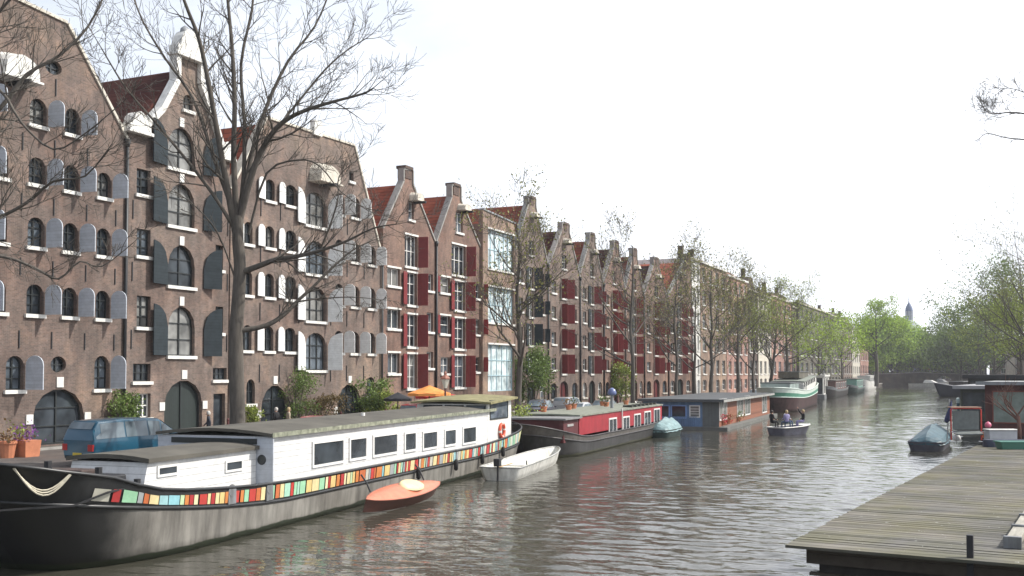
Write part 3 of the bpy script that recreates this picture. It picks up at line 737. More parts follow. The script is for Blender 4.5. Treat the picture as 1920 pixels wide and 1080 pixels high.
# small spring trees, three kinds
def spring(name,label,loc,h,seed,leafm,dens,size,spread=.35,rz=0,lean=0,group=None,lev=3,crown=.62,trunk_r=.17,start=.28,drop=.1,sp=.55):
    rr=random.Random(seed)
    t=thing(name,label,'tree',loc,rz,group); mb=MB(); tips=[]
    x,y,z=loc; P=[Vector((x,y,z))]; 
    for i in range(1,7): P.append(Vector((x+rr.uniform(-.2,.2)+lean*i/6,y+rr.uniform(-.2,.2),z+h*.9*i/6)))
    P=smooth_path(P,2); n=len(P); rad_=[trunk_r*(1.15-.95*i/(n-1)) for i in range(n)]
    mb.tube(P,rad_,8,cap=False)
    for j in range(15):
        u=start+(1-start)*(j+rr.random())/15; tt=min(u,.99)*(n-1); i=int(tt); q=P[i].lerp(P[i+1],tt-i)
        a=rr.uniform(0,2*PI); el=rr.uniform(.35,1.0); nd=Vector((cos(a),sin(a),el))
        grow(mb,q,nd,h*sp*(.62-.33*u)*rr.uniform(.8,1.2),rad_[i]*.5,lev-1,tips,(3,5),.15,.1,rr,4,.012)
    zs=sorted(p.z for p,_ in tips); k=h/(zs[int(len(zs)*.985)]-z)
    o=Vector(loc); kx=(k,1)[k>1] ; kx=max(k,.72)
    S=lambda p: o+Vector(((p.x-o.x)*kx,(p.y-o.y)*kx,(p.z-o.z)*k))
    mb.v=[S(p) for p in mb.v]; tips=[(S(p),d) for p,d in tips]
    mb.build('trunk',BARK,t,True)
    if leafm and dens: leaves(tips,leafm,'crown',t,dens,spread,size,rr,drop)
    return t
def tline(px,x=-30.6): return (x,YR(px,650,x),QZ)
def ht(px,top,x=-30.6): return ZR(px,top,x)-QZ
G='young street trees along the left quay'
spring('street_tree','slender tree with few buds in front of the pale blue framed windows',tline(972),ht(972,335),11,LEAFB,2,.09,.3,group=G,lev=4,drop=.5,trunk_r=.26,sp=.6)
spring('street_tree','thin bare tree behind the red houseboat',tline(1186),ht(1186,395),12,LEAFB,1,.1,.3,group=G,lev=4,drop=.6,trunk_r=.24,sp=.6)
spring('street_tree','tall thin tree with a few buds rising above the red gabled houses',tline(1268),ht(1268,420),13,LEAFB,2,.1,.4,group=G,lev=4,trunk_r=.22,drop=.5,sp=.6)
spring('street_tree','forked tree with rust tinted buds before the tall tan house',tline(1334),ht(1334,470),14,LEAFB,2,.11,.4,group=G,lev=4,trunk_r=.3,drop=.4,sp=.7)
spring('street_tree','tree with rusty buds left of the white green barge',tline(1382),ht(1382,478),15,LEAFB,2,.11,.4,group=G,lev=4,trunk_r=.26,drop=.4,sp=.65)
spring('street_tree','leaning tree with green buds over the bow of the white green barge',tline(1441),ht(1441,535),16,LEAFY,2,.12,.45,group=G,lev=4,trunk_r=.36,lean=2,drop=.35,sp=.95)
spring('street_tree','dark trunked tree with yellow green leaves before the pale pink house',tline(1474),ht(1474,510),17,LEAFY,2,.13,.5,group=G,lev=4,trunk_r=.36,drop=.35,sp=.8)
spring('leafy_tree','wide low tree with yellow green leaves before the grey green block',tline(1535,-31),ht(1535,585,-31),18,LEAFBRIGHT,4,.2,.6,group=G,trunk_r=.3,lev=3,sp=1.2,start=.2,drop=.1)
spring('leafy_tree','yellow green tree before the slate roofed houses',tline(1578,-33),ht(1578,585,-33),19,LEAFBRIGHT,5,.24,.7,group=G,trunk_r=.3,lev=3,sp=1.1,start=.2,drop=.1)
spring('leafy_tree','tallest leafy tree at the end of the left quay before the bridge',tuple(at_d(1643,690,300).xy)+(QZ,),at_d(1640,562,300).z-QZ,20,LEAFBRIGHT,3,.24,.7,trunk_r=.6,lev=4,sp=.62,start=.3,drop=.1)
spring('leafy_tree','bright green tree between the tall leafy tree and the dome',tuple(at_d(1672,690,436).xy)+(QZ,),at_d(1672,602,436).z-QZ,21,LEAFBRIGHT,12,.5,1.4,trunk_r=.6,lev=4,sp=1.1,start=.2,drop=0)
spring('leafy_tree','bright green tree just left below the dome',tuple(at_d(1708,690,446).xy)+(QZ,),at_d(1708,626,446).z-QZ,22,LEAFBRIGHT,11,.55,1.4,trunk_r=.5,lev=4,sp=1.1,start=.2,drop=0)
spring('leafy_tree','muted green tree in front of the dome',tuple(at_d(1738,690,452).xy)+(QZ,),at_d(1735,640,452).z-QZ,23,LEAFY,8,.5,1.4,trunk_r=.5,lev=4,sp=1.3,start=.1,drop=0)
spring('leafy_tree','muted dark green tree right of the dome',tuple(at_d(1768,690,455).xy)+(QZ,),at_d(1768,630,440).z-QZ,24,LEAFY,8,.5,1.5,trunk_r=.5,lev=4,sp=1.3,start=.1,drop=0)
spring('leafy_tree','dark green tree at the right end of the bridge',tuple(at_d(1802,690,380).xy)+(QZ,),at_d(1800,618,380).z-QZ,25,LEAFG,8,.45,1.3,trunk_r=.5,lev=4,sp=1.3,start=.1,drop=0)
spring('street_tree','narrow budding tree between the white fronted house and the rust tinted tree',tline(1303),ht(1303,500),41,LEAFB,1,.1,.4,group=G,lev=4,trunk_r=.22,drop=.2,sp=.7)
spring('street_tree','small yellow green tree between the white green barge bow and the rusty bud tree',tline(1412),ht(1412,540),42,LEAFY,2,.12,.45,group=G,lev=4,trunk_r=.24,drop=.2,sp=.9)
# right bank trees
GR='large trees along the right quay'
def rb_tree(px,D,top,seed,lm,dens,size,label,sp=1.0,tr=.4,drop=.15,lev=4,spread=.5,start=.2):
    p=at_d(px,690,D); return spring('quay_tree',label,(p.x,p.y,QZ),at_d(px,top,D).z-QZ,seed,lm,dens,size,spread,group=GR,lev=lev,trunk_r=tr,sp=sp,drop=drop,start=start)
rb_tree(1836,330,560,31,LEAFG,5,.35,'mid green tree farthest along the right quay',1.2,spread=.8)
rb_tree(1865,250,540,32,LEAFY,4,.25,'olive green tree behind the dark roofed houseboats',1.2,spread=.8)
rb_tree(1915,180,470,33,LEAFG,4,.17,'sparse leafed tree at the right edge of the picture',1.1,.4,spread=.6)
rb_tree(1985,130,360,34,LEAFB,2,.1,'large tree mostly past the right edge with grey budding twigs',1.05,.5,.3,spread=.4)
rb_tree(1950,150,520,35,LEAFY,5,.15,'low spreading olive tree by the right edge above the red houseboat',1.35,.45,spread=.6)
T=thing('quay_tree','branch with fine twigs hanging in at the upper right against the sky','tree',tuple(at_d(2080,700,62).xy)+(QZ,),0,GR)
mt=MB(); D0=62; tips=[]; b=at_d(2080,700,62)
mt.tube([Vector((b.x,b.y,QZ)),at_d(2080,400,62),at_d(2075,250,62),at_d(2060,50,62)],[.45,.36,.28,.15],10,cap=False)
L([(2075,260),(2000,235),(1925,214),(1890,211),(1856,213),(1840,195)],.1,.02,kids=14,klen=1.5,lev=2,up=.06,start=.4)
L([(2075,290),(2000,268),(1925,262),(1885,258),(1850,250),(1832,266)],.09,.015,kids=7,klen=.8,lev=1,up=.02,start=.4)
L([(2070,240),(2000,200),(1940,180),(1890,165),(1865,180)],.07,.015,kids=10,klen=1.3,lev=2,up=.06,start=.5)
mt.build('trunk',BARK,T,True)
# dome church
dz=lambda py:at_d(1703,py,620).z
c=at_d(1703,690,620)
T=thing('dome_church','distant church dome with a blue lantern turret above the trees','church',(c.x,c.y,0))
COPPER=mat('dome_lead',(.3,.34,.32),.7,.15,.3); BLUE=mat('dome_blue',(.1,.14,.24),.6,.1)
cd=at_d(1706,690,620); px_m=620/FL; rD=33*px_m; z0=dz(660); zt=dz(599)
m=MB(); m.lathe((cd.x,cd.y,0),[(rD*1.02,0),(rD*1.02,z0)],40); m.build('drum',BR2,T,True)
m=MB(); m.lathe((cd.x,cd.y,z0),[(rD*cos(a),(zt-z0)*sin(a)) for a in [PI/2*i/12 for i in range(13)]],40); m.build('dome',COPPER,T,True)
m=MB(); r=5.6*px_m
for k in range(8):
    a=2*PI*k/8; m.tube([(cd.x+r*cos(a),cd.y+r*sin(a),zt-.5),(cd.x+r*cos(a),cd.y+r*sin(a),zt+5)],.45,6)
m.lathe((cd.x,cd.y,zt-.5),[(r*.6,0),(r*.6,5.5)],12); m.build('lantern',mat('lantern_grey',(.4,.43,.48),.7),T)
m=MB(); m.lathe((cd.x,cd.y,zt+5),[(r*1.25,0),(r*1.2,.6),(r*1.1,2),(r*.6,4),(.4,5),(.25,6),(.1,9.5)],16); m.build('lantern_cap',BLUE,T,True)
# bridge
pb=lambda px,z,D=405:at_d(px,690,D)
T=thing('canal_bridge','dark brick arched bridge closing the far end of the canal','bridge',(-25,428,0))
yb=425; x0b,x1b=-60,6
m=MB(); outl=[(-60,-1),(-38.5,-1),(-38.5,-1)]
def archpts(c,w,h): return [(c+w*cos(PI*i/12),-.6+h*sin(PI*i/12)) for i in range(13)]
top=[(6,3.2),(-10,4.6),(-25,5.2),(-40,4.6),(-60,3.2)]
poly=[(-60,-1),(-20.5,-1)]+archpts(-16.6,-3.6,4.6)+[(-13,-1),(6,-1)]+top
m.prism(poly,lambda a,b:(a,yb,b),lambda a,b:(a,yb+9,b)); m.build('span',QUAYB,T)
m=MB()
for (a,b),(c,d) in zip(top[:-1],top[1:]): m.hexa([(c,yb-.12,d),(a,yb-.12,b),(a,yb+.3,b),(c,yb+.3,d)],[(c,yb-.12,d+.25),(a,yb-.12,b+.25),(a,yb+.3,b+.25),(c,yb+.3,d+.25)])
m.build('parapet_stone',STONE,T)
m=MB()
def bz_(x):
    for (a,b),(c,d) in zip(top[:-1],top[1:]):
        if c<=x<=a: return b+(d-b)*(x-a)/(c-a)
    return 4
for i in range(0,132): x=-59.5+i*.5; m.tube([(x,yb+.1,bz_(x)+.2),(x,yb+.1,bz_(x)+1.2)],.04,4)
for h in (.7,1.2): m.tube([(x,yb+.1,bz_(x)+h) for x in (-59,-40,-25,-10,5)],.05,4)
m.build('railing',IRON,T)
# ---------------- boats ----------------
def boat_root(name,label,pa,pb,cat='boat',group=None,z=0,center=0,ext=0):
    """root at near end of the canal-side waterline; +y towards the far end, +x towards the canal"""
    A=on_z(*pa,z); B=on_z(*pb,z); d=(B-A).normalized(); rz=math.atan2(-d.x,d.y)
    A=A-d*ext
    if center: A=A-Vector((d.y,-d.x,0))*center
    r=thing(name,label,cat,(A.x,A.y,0),rz,group); return r
def on_l(root,px,py,k):
    """measure: where a sight line meets the root's local plane x=k -> (y,z)"""
    I=INV[root.name]; o=I@CO; d=(I.to_3x3()@ray(px,py)); t=(k-o.x)/d.x; return o.y+d.y*t,o.z+d.z*t
class Hull:
    def __init__(s,L,B,zt,lb,ls,rake,rakes,pb=.5,ps=.5,flare=.06,off=0,tw=1):
        s.L,s.B,s.zt,s.lb,s.ls,s.rake,s.rakes,s.pb,s.ps,s.fl,s.off,s.tw=L,B,zt,lb,ls,rake,rakes,pb,ps,flare,off,tw
    zst=None
    def sh(s,t,w):
        a=min(1,t*s.L/s.lb); b=min(1,(1-t)*s.L/s.ls)
        fa=(1-(1-a)**2)**s.pb if a<1 else 1
        fb=(1-(1-b)**2)**s.ps if b<1 else 1
        return fa*fb
    def pt(s,t,w,side,out=0):
        w_=min(w,1); s0=s.rake*(1-w_); s1=s.L-s.rakes*(1-w_); y=s0+(s1-s0)*t
        zt=s.zt(t*s.L); h=s.B/2*s.sh(t,w)*(1-s.fl+s.fl*max(0,w))+out
        z=w*zt if w>=0 else w*.8
        if s.zst and w>=0:
            zs_=s.zst(t*s.L); z=w/.62*zs_ if w<=.62 else zs_+(zt-zs_)*(w-.62)/.38
        if w<0: h*=.85
        return Vector((s.off+side*h,y,z))
    def aty(s,y,w,side,out=0):
        w_=min(w,1); s0=s.rake*(1-w_); s1=s.L-s.rakes*(1-w_); return s.pt(max(0,min(1,(y-s0)/(s1-s0))),w,side,out)
    def mesh(s,mb,w0=-.6,w1=1,n=48,m=8,mi=0):
        for side in (-1,1):
            vs=[];fs=[]
            for i in range(n+1):
                q=i/n; t=(.5-.5*cos(PI*q))
                for j in range(m+1): vs.append(s.pt(t,w0+(w1-w0)*j/m,side))
            for i in range(n):
                for j in range(m): fs.append((i*(m+1)+j,(i+1)*(m+1)+j,(i+1)*(m+1)+j+1,i*(m+1)+j+1))
            mb.add(vs,fs,mi)
        return s
    def deck(s,mb,w,inset=.03,n=40,mi=0,t0=0,t1=1):
        L_=[];R_=[]
        for i in range(n+1):
            t=t0+(t1-t0)*(.5-.5*cos(PI*i/n)); a=s.pt(t,w,-1); b=s.pt(t,w,1)
            a.x+=inset; b.x-=inset; L_.append(a); R_.append(b)
        mb.add(L_+R_,[(i,i+1,i+n+2,i+n+1) for i in range(n)],mi)
    def rail(s,mb,w,r,t0=0,t1=1,sides=(-1,1),n=40,out=0,nn=6,mi=0):
        for sd in sides:
            mb.tube([s.pt(t0+(t1-t0)*(.5-.5*cos(PI*i/n)),w,sd,out) for i in range(n+1)],r,nn,mi)
def hullmat(name,c,c2,zline=.35,st=.5,bow=0):
    m,nt,bs=nodes(name)
    v=pos(nt); t=nt.nodes.new('ShaderNodeSeparateXYZ'); nt.links.new(v,t.inputs[0])
    n=noise(nt,pos(nt,(1.2,1.2,.15)),2.2,6,.7); n1=noise(nt,v,.5,5,.6)
    a=ramp(nt,n,[(.3,mul(c,1-st)),(.65,mul(c,1+st*.5))])
    a=mixc(nt,.5,a,ramp(nt,n1,[(.35,(.55,.52,.5)),(.6,(1,1,1))]),'MULTIPLY')
    md=nt.nodes.new('ShaderNodeMath'); md.operation='MULTIPLY_ADD'; nt.links.new(n1,md.inputs[0]); md.inputs[1].default_value=.25; nt.links.new(t.outputs[2],md.inputs[2])
    k=ramp(nt,md.outputs[0],[(max(0,zline-.02),(1,1,1)),(min(1,zline+.02),(0,0,0))])
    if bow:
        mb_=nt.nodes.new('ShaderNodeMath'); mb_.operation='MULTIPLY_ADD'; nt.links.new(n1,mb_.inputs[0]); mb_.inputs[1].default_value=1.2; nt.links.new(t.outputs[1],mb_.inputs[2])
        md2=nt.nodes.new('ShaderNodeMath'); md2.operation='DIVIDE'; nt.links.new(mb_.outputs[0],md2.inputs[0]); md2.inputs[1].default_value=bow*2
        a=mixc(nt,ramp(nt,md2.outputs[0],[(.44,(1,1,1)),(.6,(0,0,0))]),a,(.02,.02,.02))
    nt.links.new(mixc(nt,k,a,c2),bs.inputs['Base Color']); bs.inputs['Roughness'].default_value=.42
    bump(nt,bs,n1,.3,.04); return m
def rot_box(mb,c,sx,sy,sz,rz,mi=0):
    M=Matrix.Translation(Vector(c))@Matrix.Rotation(rz,4,'Z'); o=mb.M; mb.M=(o@M) if o else M
    mb.box(-sx/2,sx/2,-sy/2,sy/2,0,sz,mi); mb.M=o
def side_win(root,k,px0,pt,px1,pb,parent,fm,gm,t=.05,bars=1,side=1,fw=.07,hb=0):
    """window standing proud of a cabin side x=k, measured from sight lines"""
    y0=on_l(root,px0,(pt+pb)/2,k)[0]; y1=on_l(root,px1,(pt+pb)/2,k)[0]; m=(px0+px1)/2
    z1=on_l(root,m,pt,k)[1]; z0=on_l(root,m,pb,k)[1]
    return lwin(k,y0,y1,z0,z1,parent,fm,gm,t,bars,fw,hb)
def lwin(k,y0,y1,z0,z1,parent,fm,gm,t=.05,bars=1,fw=.07,hb=0,ax='x'):
    def bx(mb,a,b,c,d,e,f):
        if ax=='x': mb.box(min(a,b),max(a,b),c,d,e,f)
        else: mb.box(c,d,min(a,b),max(a,b),e,f)
    f=MB()
    bx(f,k-.02*(1 if t>0 else -1),k+t,y0-fw,y1+fw,z0-fw,z0); bx(f,k-.02,k+t,y0-fw,y1+fw,z1,z1+fw)
    bx(f,k-.02,k+t,y0-fw,y0,z0,z1); bx(f,k-.02,k+t,y1,y1+fw,z0,z1)
    for i in range(1,bars): y=y0+(y1-y0)*i/bars; bx(f,k-.02,k+t*.9,y-.03,y+.03,z0,z1)
    for i in range(1,hb): z=z0+(z1-z0)*i/hb; bx(f,k-.02,k+t*.8,y0,y1,z-.02,z+.02)
    fo=f.build('window',fm,parent,local=True)
    g=MB(); bx(g,k-.02,k+t*.3,y0,y1,z0,z1); g.build('pane',gm,fo,local=True)
    return fo
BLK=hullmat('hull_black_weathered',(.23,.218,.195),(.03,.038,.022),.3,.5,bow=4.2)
BLK2=mat('hull_black_paint',(.022,.023,.024),.38,.35,1.2,streak=.4)
STEEL=mat('grey_steel',(.2,.21,.22),.5,.3,1.5,streak=.6)
ROOFG=mat('roofing_felt',(.092,.085,.07),.9,.3,.8,streak=0); ROOFM=mat('mossy_edge',(.22,.23,.17),.95,.55,5)
CLAP=plank('clapboard_white',(.74,.74,.73),.2,2,.5,.5,.04,.1,streak=.1)
CLAPSH=plank('clapboard_white_shaded',(.5,.53,.58),.17,2,.5,.7,.03,.06)  # white cladding, shade of the cabin's bow-facing end put into the colour
DECKG=mat('deck_paint_grey',(.1,.1,.095),.8,.3,2)
DARKB=mat('deck_box_brown',(.06,.04,.035),.8,.3,3)
ROPE=mat('rope',(.5,.46,.36),.9,.2,9)
LAMPG=mat('lantern_glass',(.7,.66,.55),.3,.1)
# --- barge 1
B1=boat_root('houseboat_barge','long white and black barge with a band of coloured panels along its hull','x' and (480,1003),(980,870),'houseboat',ext=9.2)
def zt(s,T=((0,2.95),(1.5,2.62),(3.2,2.3),(4.1,1.95),(6,1.72),(9,1.52),(13,1.42),(29,1.42),(33,1.6),(36,1.9),(40,2.3))):
    for (a,b),(c,d) in zip(T[:-1],T[1:]):
        if s<=c: return b+(d-b)*max(0,s-a)/(c-a)
    return 2.3
H=Hull(39,5.0,zt,4.4,4.2,2.3,1.3,.38,.55,.05,off=-2.55)
H.zst=lambda s:.86+1.05*max(0,1-s/11)**1.6+.4*max(0,(s-29)/9)**2
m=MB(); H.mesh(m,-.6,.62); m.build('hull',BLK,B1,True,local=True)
m=MB(); H.mesh(m,.62,1,m=3); m.build('bulwark',BLK2,B1,True,local=True)
m=MB(); H.rail(m,.62,.06); H.rail(m,1.0,.05); m.build('rubbing_strake',BLK2,B1,True,local=True)
m=MB(); H.deck(m,.78); m.build('deck',DECKG,B1,local=True)
cols=[(.3,.55,.35),(.5,.14,.05),(.45,.05,.04),(.25,.5,.55),(.5,.48,.4),(.65,.48,.2),(.45,.58,.35),(.5,.05,.04),(.3,.5,.52),(.7,.62,.38),(.32,.34,.34),(.35,.58,.45),(.4,.04,.04),(.68,.56,.3),(.55,.2,.06)]
cm=[mat('panel_colour_%d'%i,c,.45,.12,5) for i,c in enumerate(cols)]
band=thing('x','x','x'); bpy.data.objects.remove(band)
rb=random.Random(5); m=MB(); t=.062
k=0
while t<.985:
    wd=rb.choice([.0035,.0045,.006,.009,.012])*(1 if t<.5 else .85); c=rb.randrange(15)
    if c!=k:
        e=min(1,max(0,(t-.062)/.2)); a=[H.aty(q*H.L,.685,1,.025) for q in (t,t+wd)]; b=[H.aty(q*H.L,.84+.12*e,1,.025) for q in (t,t+wd)]
        m.add([a[0],a[1],b[1],b[0]],[(0,1,2,3)],c); k=c
        t+=wd+rb.choice([.0009,.0009,.002])
m.build('coloured_band',cm,B1,local=True)
# fore cabin
KX=-.42
def cabin(root,name,m,x0,x1,y0,y1,z0,z1,rm,over=.15,th=.14,rake=0,cam=.0,z1b=None,z0b=None):
    z1b=z1 if z1b is None else z1b; z0b=z0 if z0b is None else z0b
    b=MB(); b.hexa([(x0,y0,z0),(x1,y0,z0),(x1,y1,z0b),(x0,y1,z0b)],[(x0,y0+rake,z1),(x1,y0+rake,z1),(x1,y1,z1b),(x0,y1,z1b)])
    c=b.build(name,m,root,local=True)
    b=MB(); xm=(x0+x1)/2; o=over
    n=6; prof=[(x0-o+(x1-x0+2*o)*i/n, cam*(1-(2*i/n-1)**2)) for i in range(n+1)]
    vs=[];fs=[]
    for (yy,zz_) in ((y0+rake-o,z1),(y1+o,z1b)):
        for lv in (0,th):
            for (a,q) in prof: vs.append((a,yy,zz_+q+lv))
    k=n+1
    for i in range(n):
        fs+=[(k+i,k+i+1,3*k+i+1,3*k+i),(i,i+1,2*k+i+1,2*k+i),(i,i+1,k+i+1,k+i),(2*k+i,2*k+i+1,3*k+i+1,3*k+i)]
    fs+=[(0,k,3*k,2*k),(n,k+n,3*k+n,2*k+n)]
    b.add(vs,fs); return c,b
yA,zA=on_l(B1,262,860,KX-.5); yB,zB=on_l(B1,480,855,KX-.5)
c,b=cabin(B1,'fore_cabin',CLAP,-3.5,KX-.5,yA,yB,1.25,zA-.14,ROOFG,.12,.12,.35,.1,z0b=1.2); b.build('cabin_roof',ROOFG,c,local=True)
FC=c
side_win(B1,KX-.5,297,876,330,888,FC,FRW,GL,.04); side_win(B1,KX-.5,424,866,452,880,FC,FRW,GL,.04)
y0,z0=on_l(B1,508,812,KX); y1,z1=on_l(B1,925,762,KX); z0-=.12
c,b=cabin(B1,'main_cabin',CLAP,-4.65,KX,y0,y1,1.15,z0,ROOFG,.14,.1,0,.16,z1b=z0+.12); rf=b.build('cabin_roof',ROOFG,c,local=True)
MC=c
e=MB(); e.hexa([(KX+.141,y0-.15,z0-.02),(KX+.17,y0-.15,z0-.02),(KX+.17,y1,z0+.1),(KX+.141,y1,z0+.1)],[(KX+.141,y0-.15,z0+.13),(KX+.17,y0-.15,z0+.13),(KX+.17,y1,z0+.25),(KX+.141,y1,z0+.25)])
e.build('roof_edge',ROOFM,rf,local=True)
for q in [(587,829,642,868),(656,823,685,858),(700,817,743,850),(759,813,778,843),(793,811,818,839),(834,807,853,833),(868,802,891,829)]:
    side_win(B1,KX,*q,MC,FRW,GL,.05,1,fw=.09)
g=MB(); g.box(-4.75,-.3,y0-.06,y0-.002,1.15,z0-.02); g.build('front_board',CLAPSH,MC,local=True)  # front of the white cabin, coloured as it looks in shade
g=MB(); g.box(-4.2,-.9,y0-.09,y0-.062,zA+.02,zA+.2); g.build('vent_slot',FRD,MC,local=True)
g=MB(); g.lathe((0,0,0),[(.001,.03),(.14,.03),(.17,0)],14); 
for i,p in enumerate(g.v): g.v[i]=Vector((-.72+p.x,y0-.06-p.z,z0-.75+p.y))
g.build('porthole',FRD,MC,local=True)
# wheelhouse
ya=on_l(B1,925,800,KX)[0]; yb_=on_l(B1,958,780,KX)[0]; zt_=on_l(B1,958,744,KX)[1]
yf=ya-.9
wh,b=cabin(B1,'wheelhouse',WHITE,-4.3,KX+.01,yf,yb_,1.3,zt_-.3,ROOFG,.3,.1,.0,.12,z1b=zt_-.1)
MOSS=mat('mossy_roof',(.22,.2,.1),.95,.35,2)
b.build('cabin_roof',MOSS,wh,local=True)
m=MB(); m.box(-4.35,KX+.02,yf-.03,yf+.0,z0+.2,zt_-.35); m.build('front_board',WHITE,wh,local=True)
for xx in (-3.9,-2.7,-1.5): lwin(yf-.03,xx,xx+.95,z0+.42,zt_-.55,wh,FRD,GLR,-.05,1,.05,ax='y')
side_win(B1,KX+.01,919,752,951,783,wh,FRD,GLR,.04)
# side below wheelhouse window
lz=on_l(B1,940,807,KX+.05)
RING=mat('lifebuoy_orange',(.62,.09,.04),.5,.1)
def ringmesh(c,r0,r,mi_every=None,ax='x'):
    m=MB(); n=24; k=8; vs=[];fs=[]
    for i in range(n):
        a=2*PI*i/n
        for j in range(k):
            b=2*PI*j/k; rr=r0+r*cos(b); 
            p=(r*sin(b)*.9,rr*cos(a),rr*sin(a)); vs.append(Vector(c)+Vector(p))
    for i in range(n):
        for j in range(k):
            fs.append((i*k+j,((i+1)%n)*k+j,((i+1)%n)*k+(j+1)%k,i*k+(j+1)%k))
    b=len(m.v); m.v+=vs; m.f+=[list(f) for f in fs]; m.m+=[1 if (f[0]//k)%6==0 else 0 for f in fs]
    return m
M_=INV[B1.name].inverted()
LB=thing('lifebuoy','orange and white lifebuoy hanging on the white wheelhouse side','lifebuoy',tuple(M_@Vector((KX+.1,lz[0],lz[1]))),B1.rotation_euler.z)
ringmesh((0,0,0),.36,.085).build('ring',[RING,WHITE],LB,True,local=True)
# deck fittings
for t in (.04,.075,.11): 
    m=MB(); p=H.pt(t,1.0,1); m.tube([p+Vector((-.5,0,-.3)),p+Vector((-.5,0,.25))],.09,8); m.build('mooring_bitt',IRON,B1,local=True)
m=MB(); m.tube([(-3.6,2.6,2.0),(-1.5,2.6,2.0)],.22,10); m.box(-3.4,-1.7,2.3,2.9,1.6,2.15)
m.build('windlass',IRON,B1,local=True)
m=MB(); p=H.pt(.012,.95,1,.06); q=H.pt(.04,.95,1,.06)
for k in range(3): m.tube([p.lerp(q,u)+Vector((.02*k,0,-(.45+.06*k)*sin(PI*u)+.05)) for u in [i/10 for i in range(11)]],.022,5)
m.build('rope_coil',ROPE,B1,local=True); m=MB()
m.tube([H.pt(.1,1.0,1)+Vector((-.1,0,.05)),H.pt(.06,.8,1,.08),H.pt(.03,.62,1,.12),H.pt(0,.62,0)+Vector((-.3,-2,-.15))],.03,5)
m.build('mooring_rope',IRON,B1,local=True)
m=MB(); m.tube([(-1.9,y0+9.5,z0+.1),(-1.9,y0+9.5,z0+.42)],.09,8); m.build('roof_vent',WHITE,B1,local=True)
for t in (.19,.245): 
    m=MB(); p=H.pt(t,.66,1,.03); m.box(p.x-.02,p.x+.03,p.y-.2,p.y+.2,p.z,p.z+.42); m.tube([(p.x,p.y,p.z+.4),(p.x+.035,p.y,p.z+.401)],.19,12)
    m.build('fairlead_plate',STEEL,B1,local=True)
for xx,yy,w_,h_,mt_ in ((-3.0,yA-1.0,1.0,.55,DARKB),(-1.9,yA-.9,.8,.42,IRON)):
    m=MB(); m.box(xx,xx+w_,yy,yy+.6,1.7,1.85+h_); m.build('deck_box',mt_,B1,local=True,bev=.04)
# fenders
for t in (.55,.66,.75,.83): 
    p=H.pt(t,.95,1,.12); m=MB(); m.tube([p+Vector((0,0,.15)),p-Vector((0,0,.3))],.02,5); m.tube([p-Vector((0,0,.3)),p-Vector((0,0,.38)),p-Vector((0,0,.75)),p-Vector((0,0,.82))],[.05,.1,.1,.04],10); m.build('fender',RUBBER,B1,True,local=True)
# canoe hung alongside
CO_=boat_root('canoe','salmon orange canoe with pale yellow cockpit cover slung beside the barge',(668,968),(830,925),'canoe',z=0,ext=0,center=-.1)
A=on_z(664,960); 
zt2=lambda s:.42+.1*abs(s/7.2-.5)*2
Lc=(on_z(828,930)-on_z(664,966)).length
ORC=mat('canoe_orange',(.62,.17,.09),.35,.15,3); H2_=Hull(Lc,1.05,lambda s:.38,Lc*.5,Lc*.5,.12,.12,.75,.75,.25)
zof=.35
def upd(mb,dz=zof):
    for i,p in enumerate(mb.v): mb.v[i]=Vector((p.x,p.y,p.z+dz))
    return mb
m=MB(); H2_.mesh(m,-.25,.8,n=24,m=4); upd(m).build('hull',mat('canoe_hull_dark',(.11,.045,.035),.4),CO_,True,local=True)
m=MB(); n=24; vs=[];fs=[]
for i in range(n+1):
    t=.5-.5*cos(PI*i/n)
    for j in range(7):
        u=-1+2*j/6; p=H2_.pt(t,.8,1); vs.append((p.x*u,p.y,p.z+.17*(1-u*u)*H2_.sh(t,1)))
for i in range(n):
    for j in range(6): fs.append((i*7+j,(i+1)*7+j,(i+1)*7+j+1,i*7+j+1))
m.add(vs,fs); 
Rt=Matrix.Rotation(rad(28),4,'Y')
upd(m).build('deck',ORC,CO_,True,local=True)
m=MB(); m.lathe((0,Lc*.56,.49),[(.01,.08),(.3,.07),(.4,.02),(.42,-.04)],20,sx=.95,sy=1.9); upd(m).build('cockpit_cover',mat('cover_cream',(.75,.6,.35),.6),CO_,True,local=True)
m=MB()
for sd in (-1,1): m.tube([H2_.pt(i/16,.8,sd)+Vector((0,0,zof)) for i in range(17)],.022,5)
m.build('gunwale',mat('canoe_trim',(.3,.1,.06),.5),CO_,True,local=True)
CO_.rotation_euler.y=rad(24)
for f in (.08,.78): m=MB(); m.tube([(-.15,Lc*f,.8),(-.45,Lc*f,1.05),(-.75,Lc*f,1.2)],.03,6); m.build('sling',IRON,CO_,local=True)
# white rowing boat
RB=boat_root('rowing_boat','open white rowing boat with black outboard motor tied by the barge stern',(968,903),(1064,866),'boat',center=.85)
Lr=(on_z(1064,864)-on_z(962,903)).length
HR=Hull(Lr,2.0,lambda s:.62+.18*(s/Lr)**2,.25,Lr*.55,.1,.5,.25,.6,.2)
WB=mat('boat_white',(.72,.71,.66),.4,.15,2,streak=.5)
m=MB(); HR.mesh(m,-.3,1,n=24,m=5); m.build('hull',WB,RB,True,local=True)
m=MB(); HR.rail(m,1,.035,n=24); m.build('gunwale',mat('boat_trim_grey',(.4,.4,.38),.5),RB,True,local=True)
m=MB(); HR.deck(m,.3,.02); m.build('floor',mat('boat_inside',(.6,.59,.52),.6,.15),RB,local=True)
for sx in (-.8,.8): m=MB(); m.tube([(sx,2.1,.6),(sx,2.1,.8)],.03,6); m.build('rowlock',IRON,RB,local=True)
m=MB(); m.tube([(-.35,.7,.52),(-.25,3.4,.55)],.025,6); m.box(-.42,-.28,.25,.75,.5,.53); m.build('oar',mat('oar_wood',(.35,.22,.1),.6),RB,local=True)
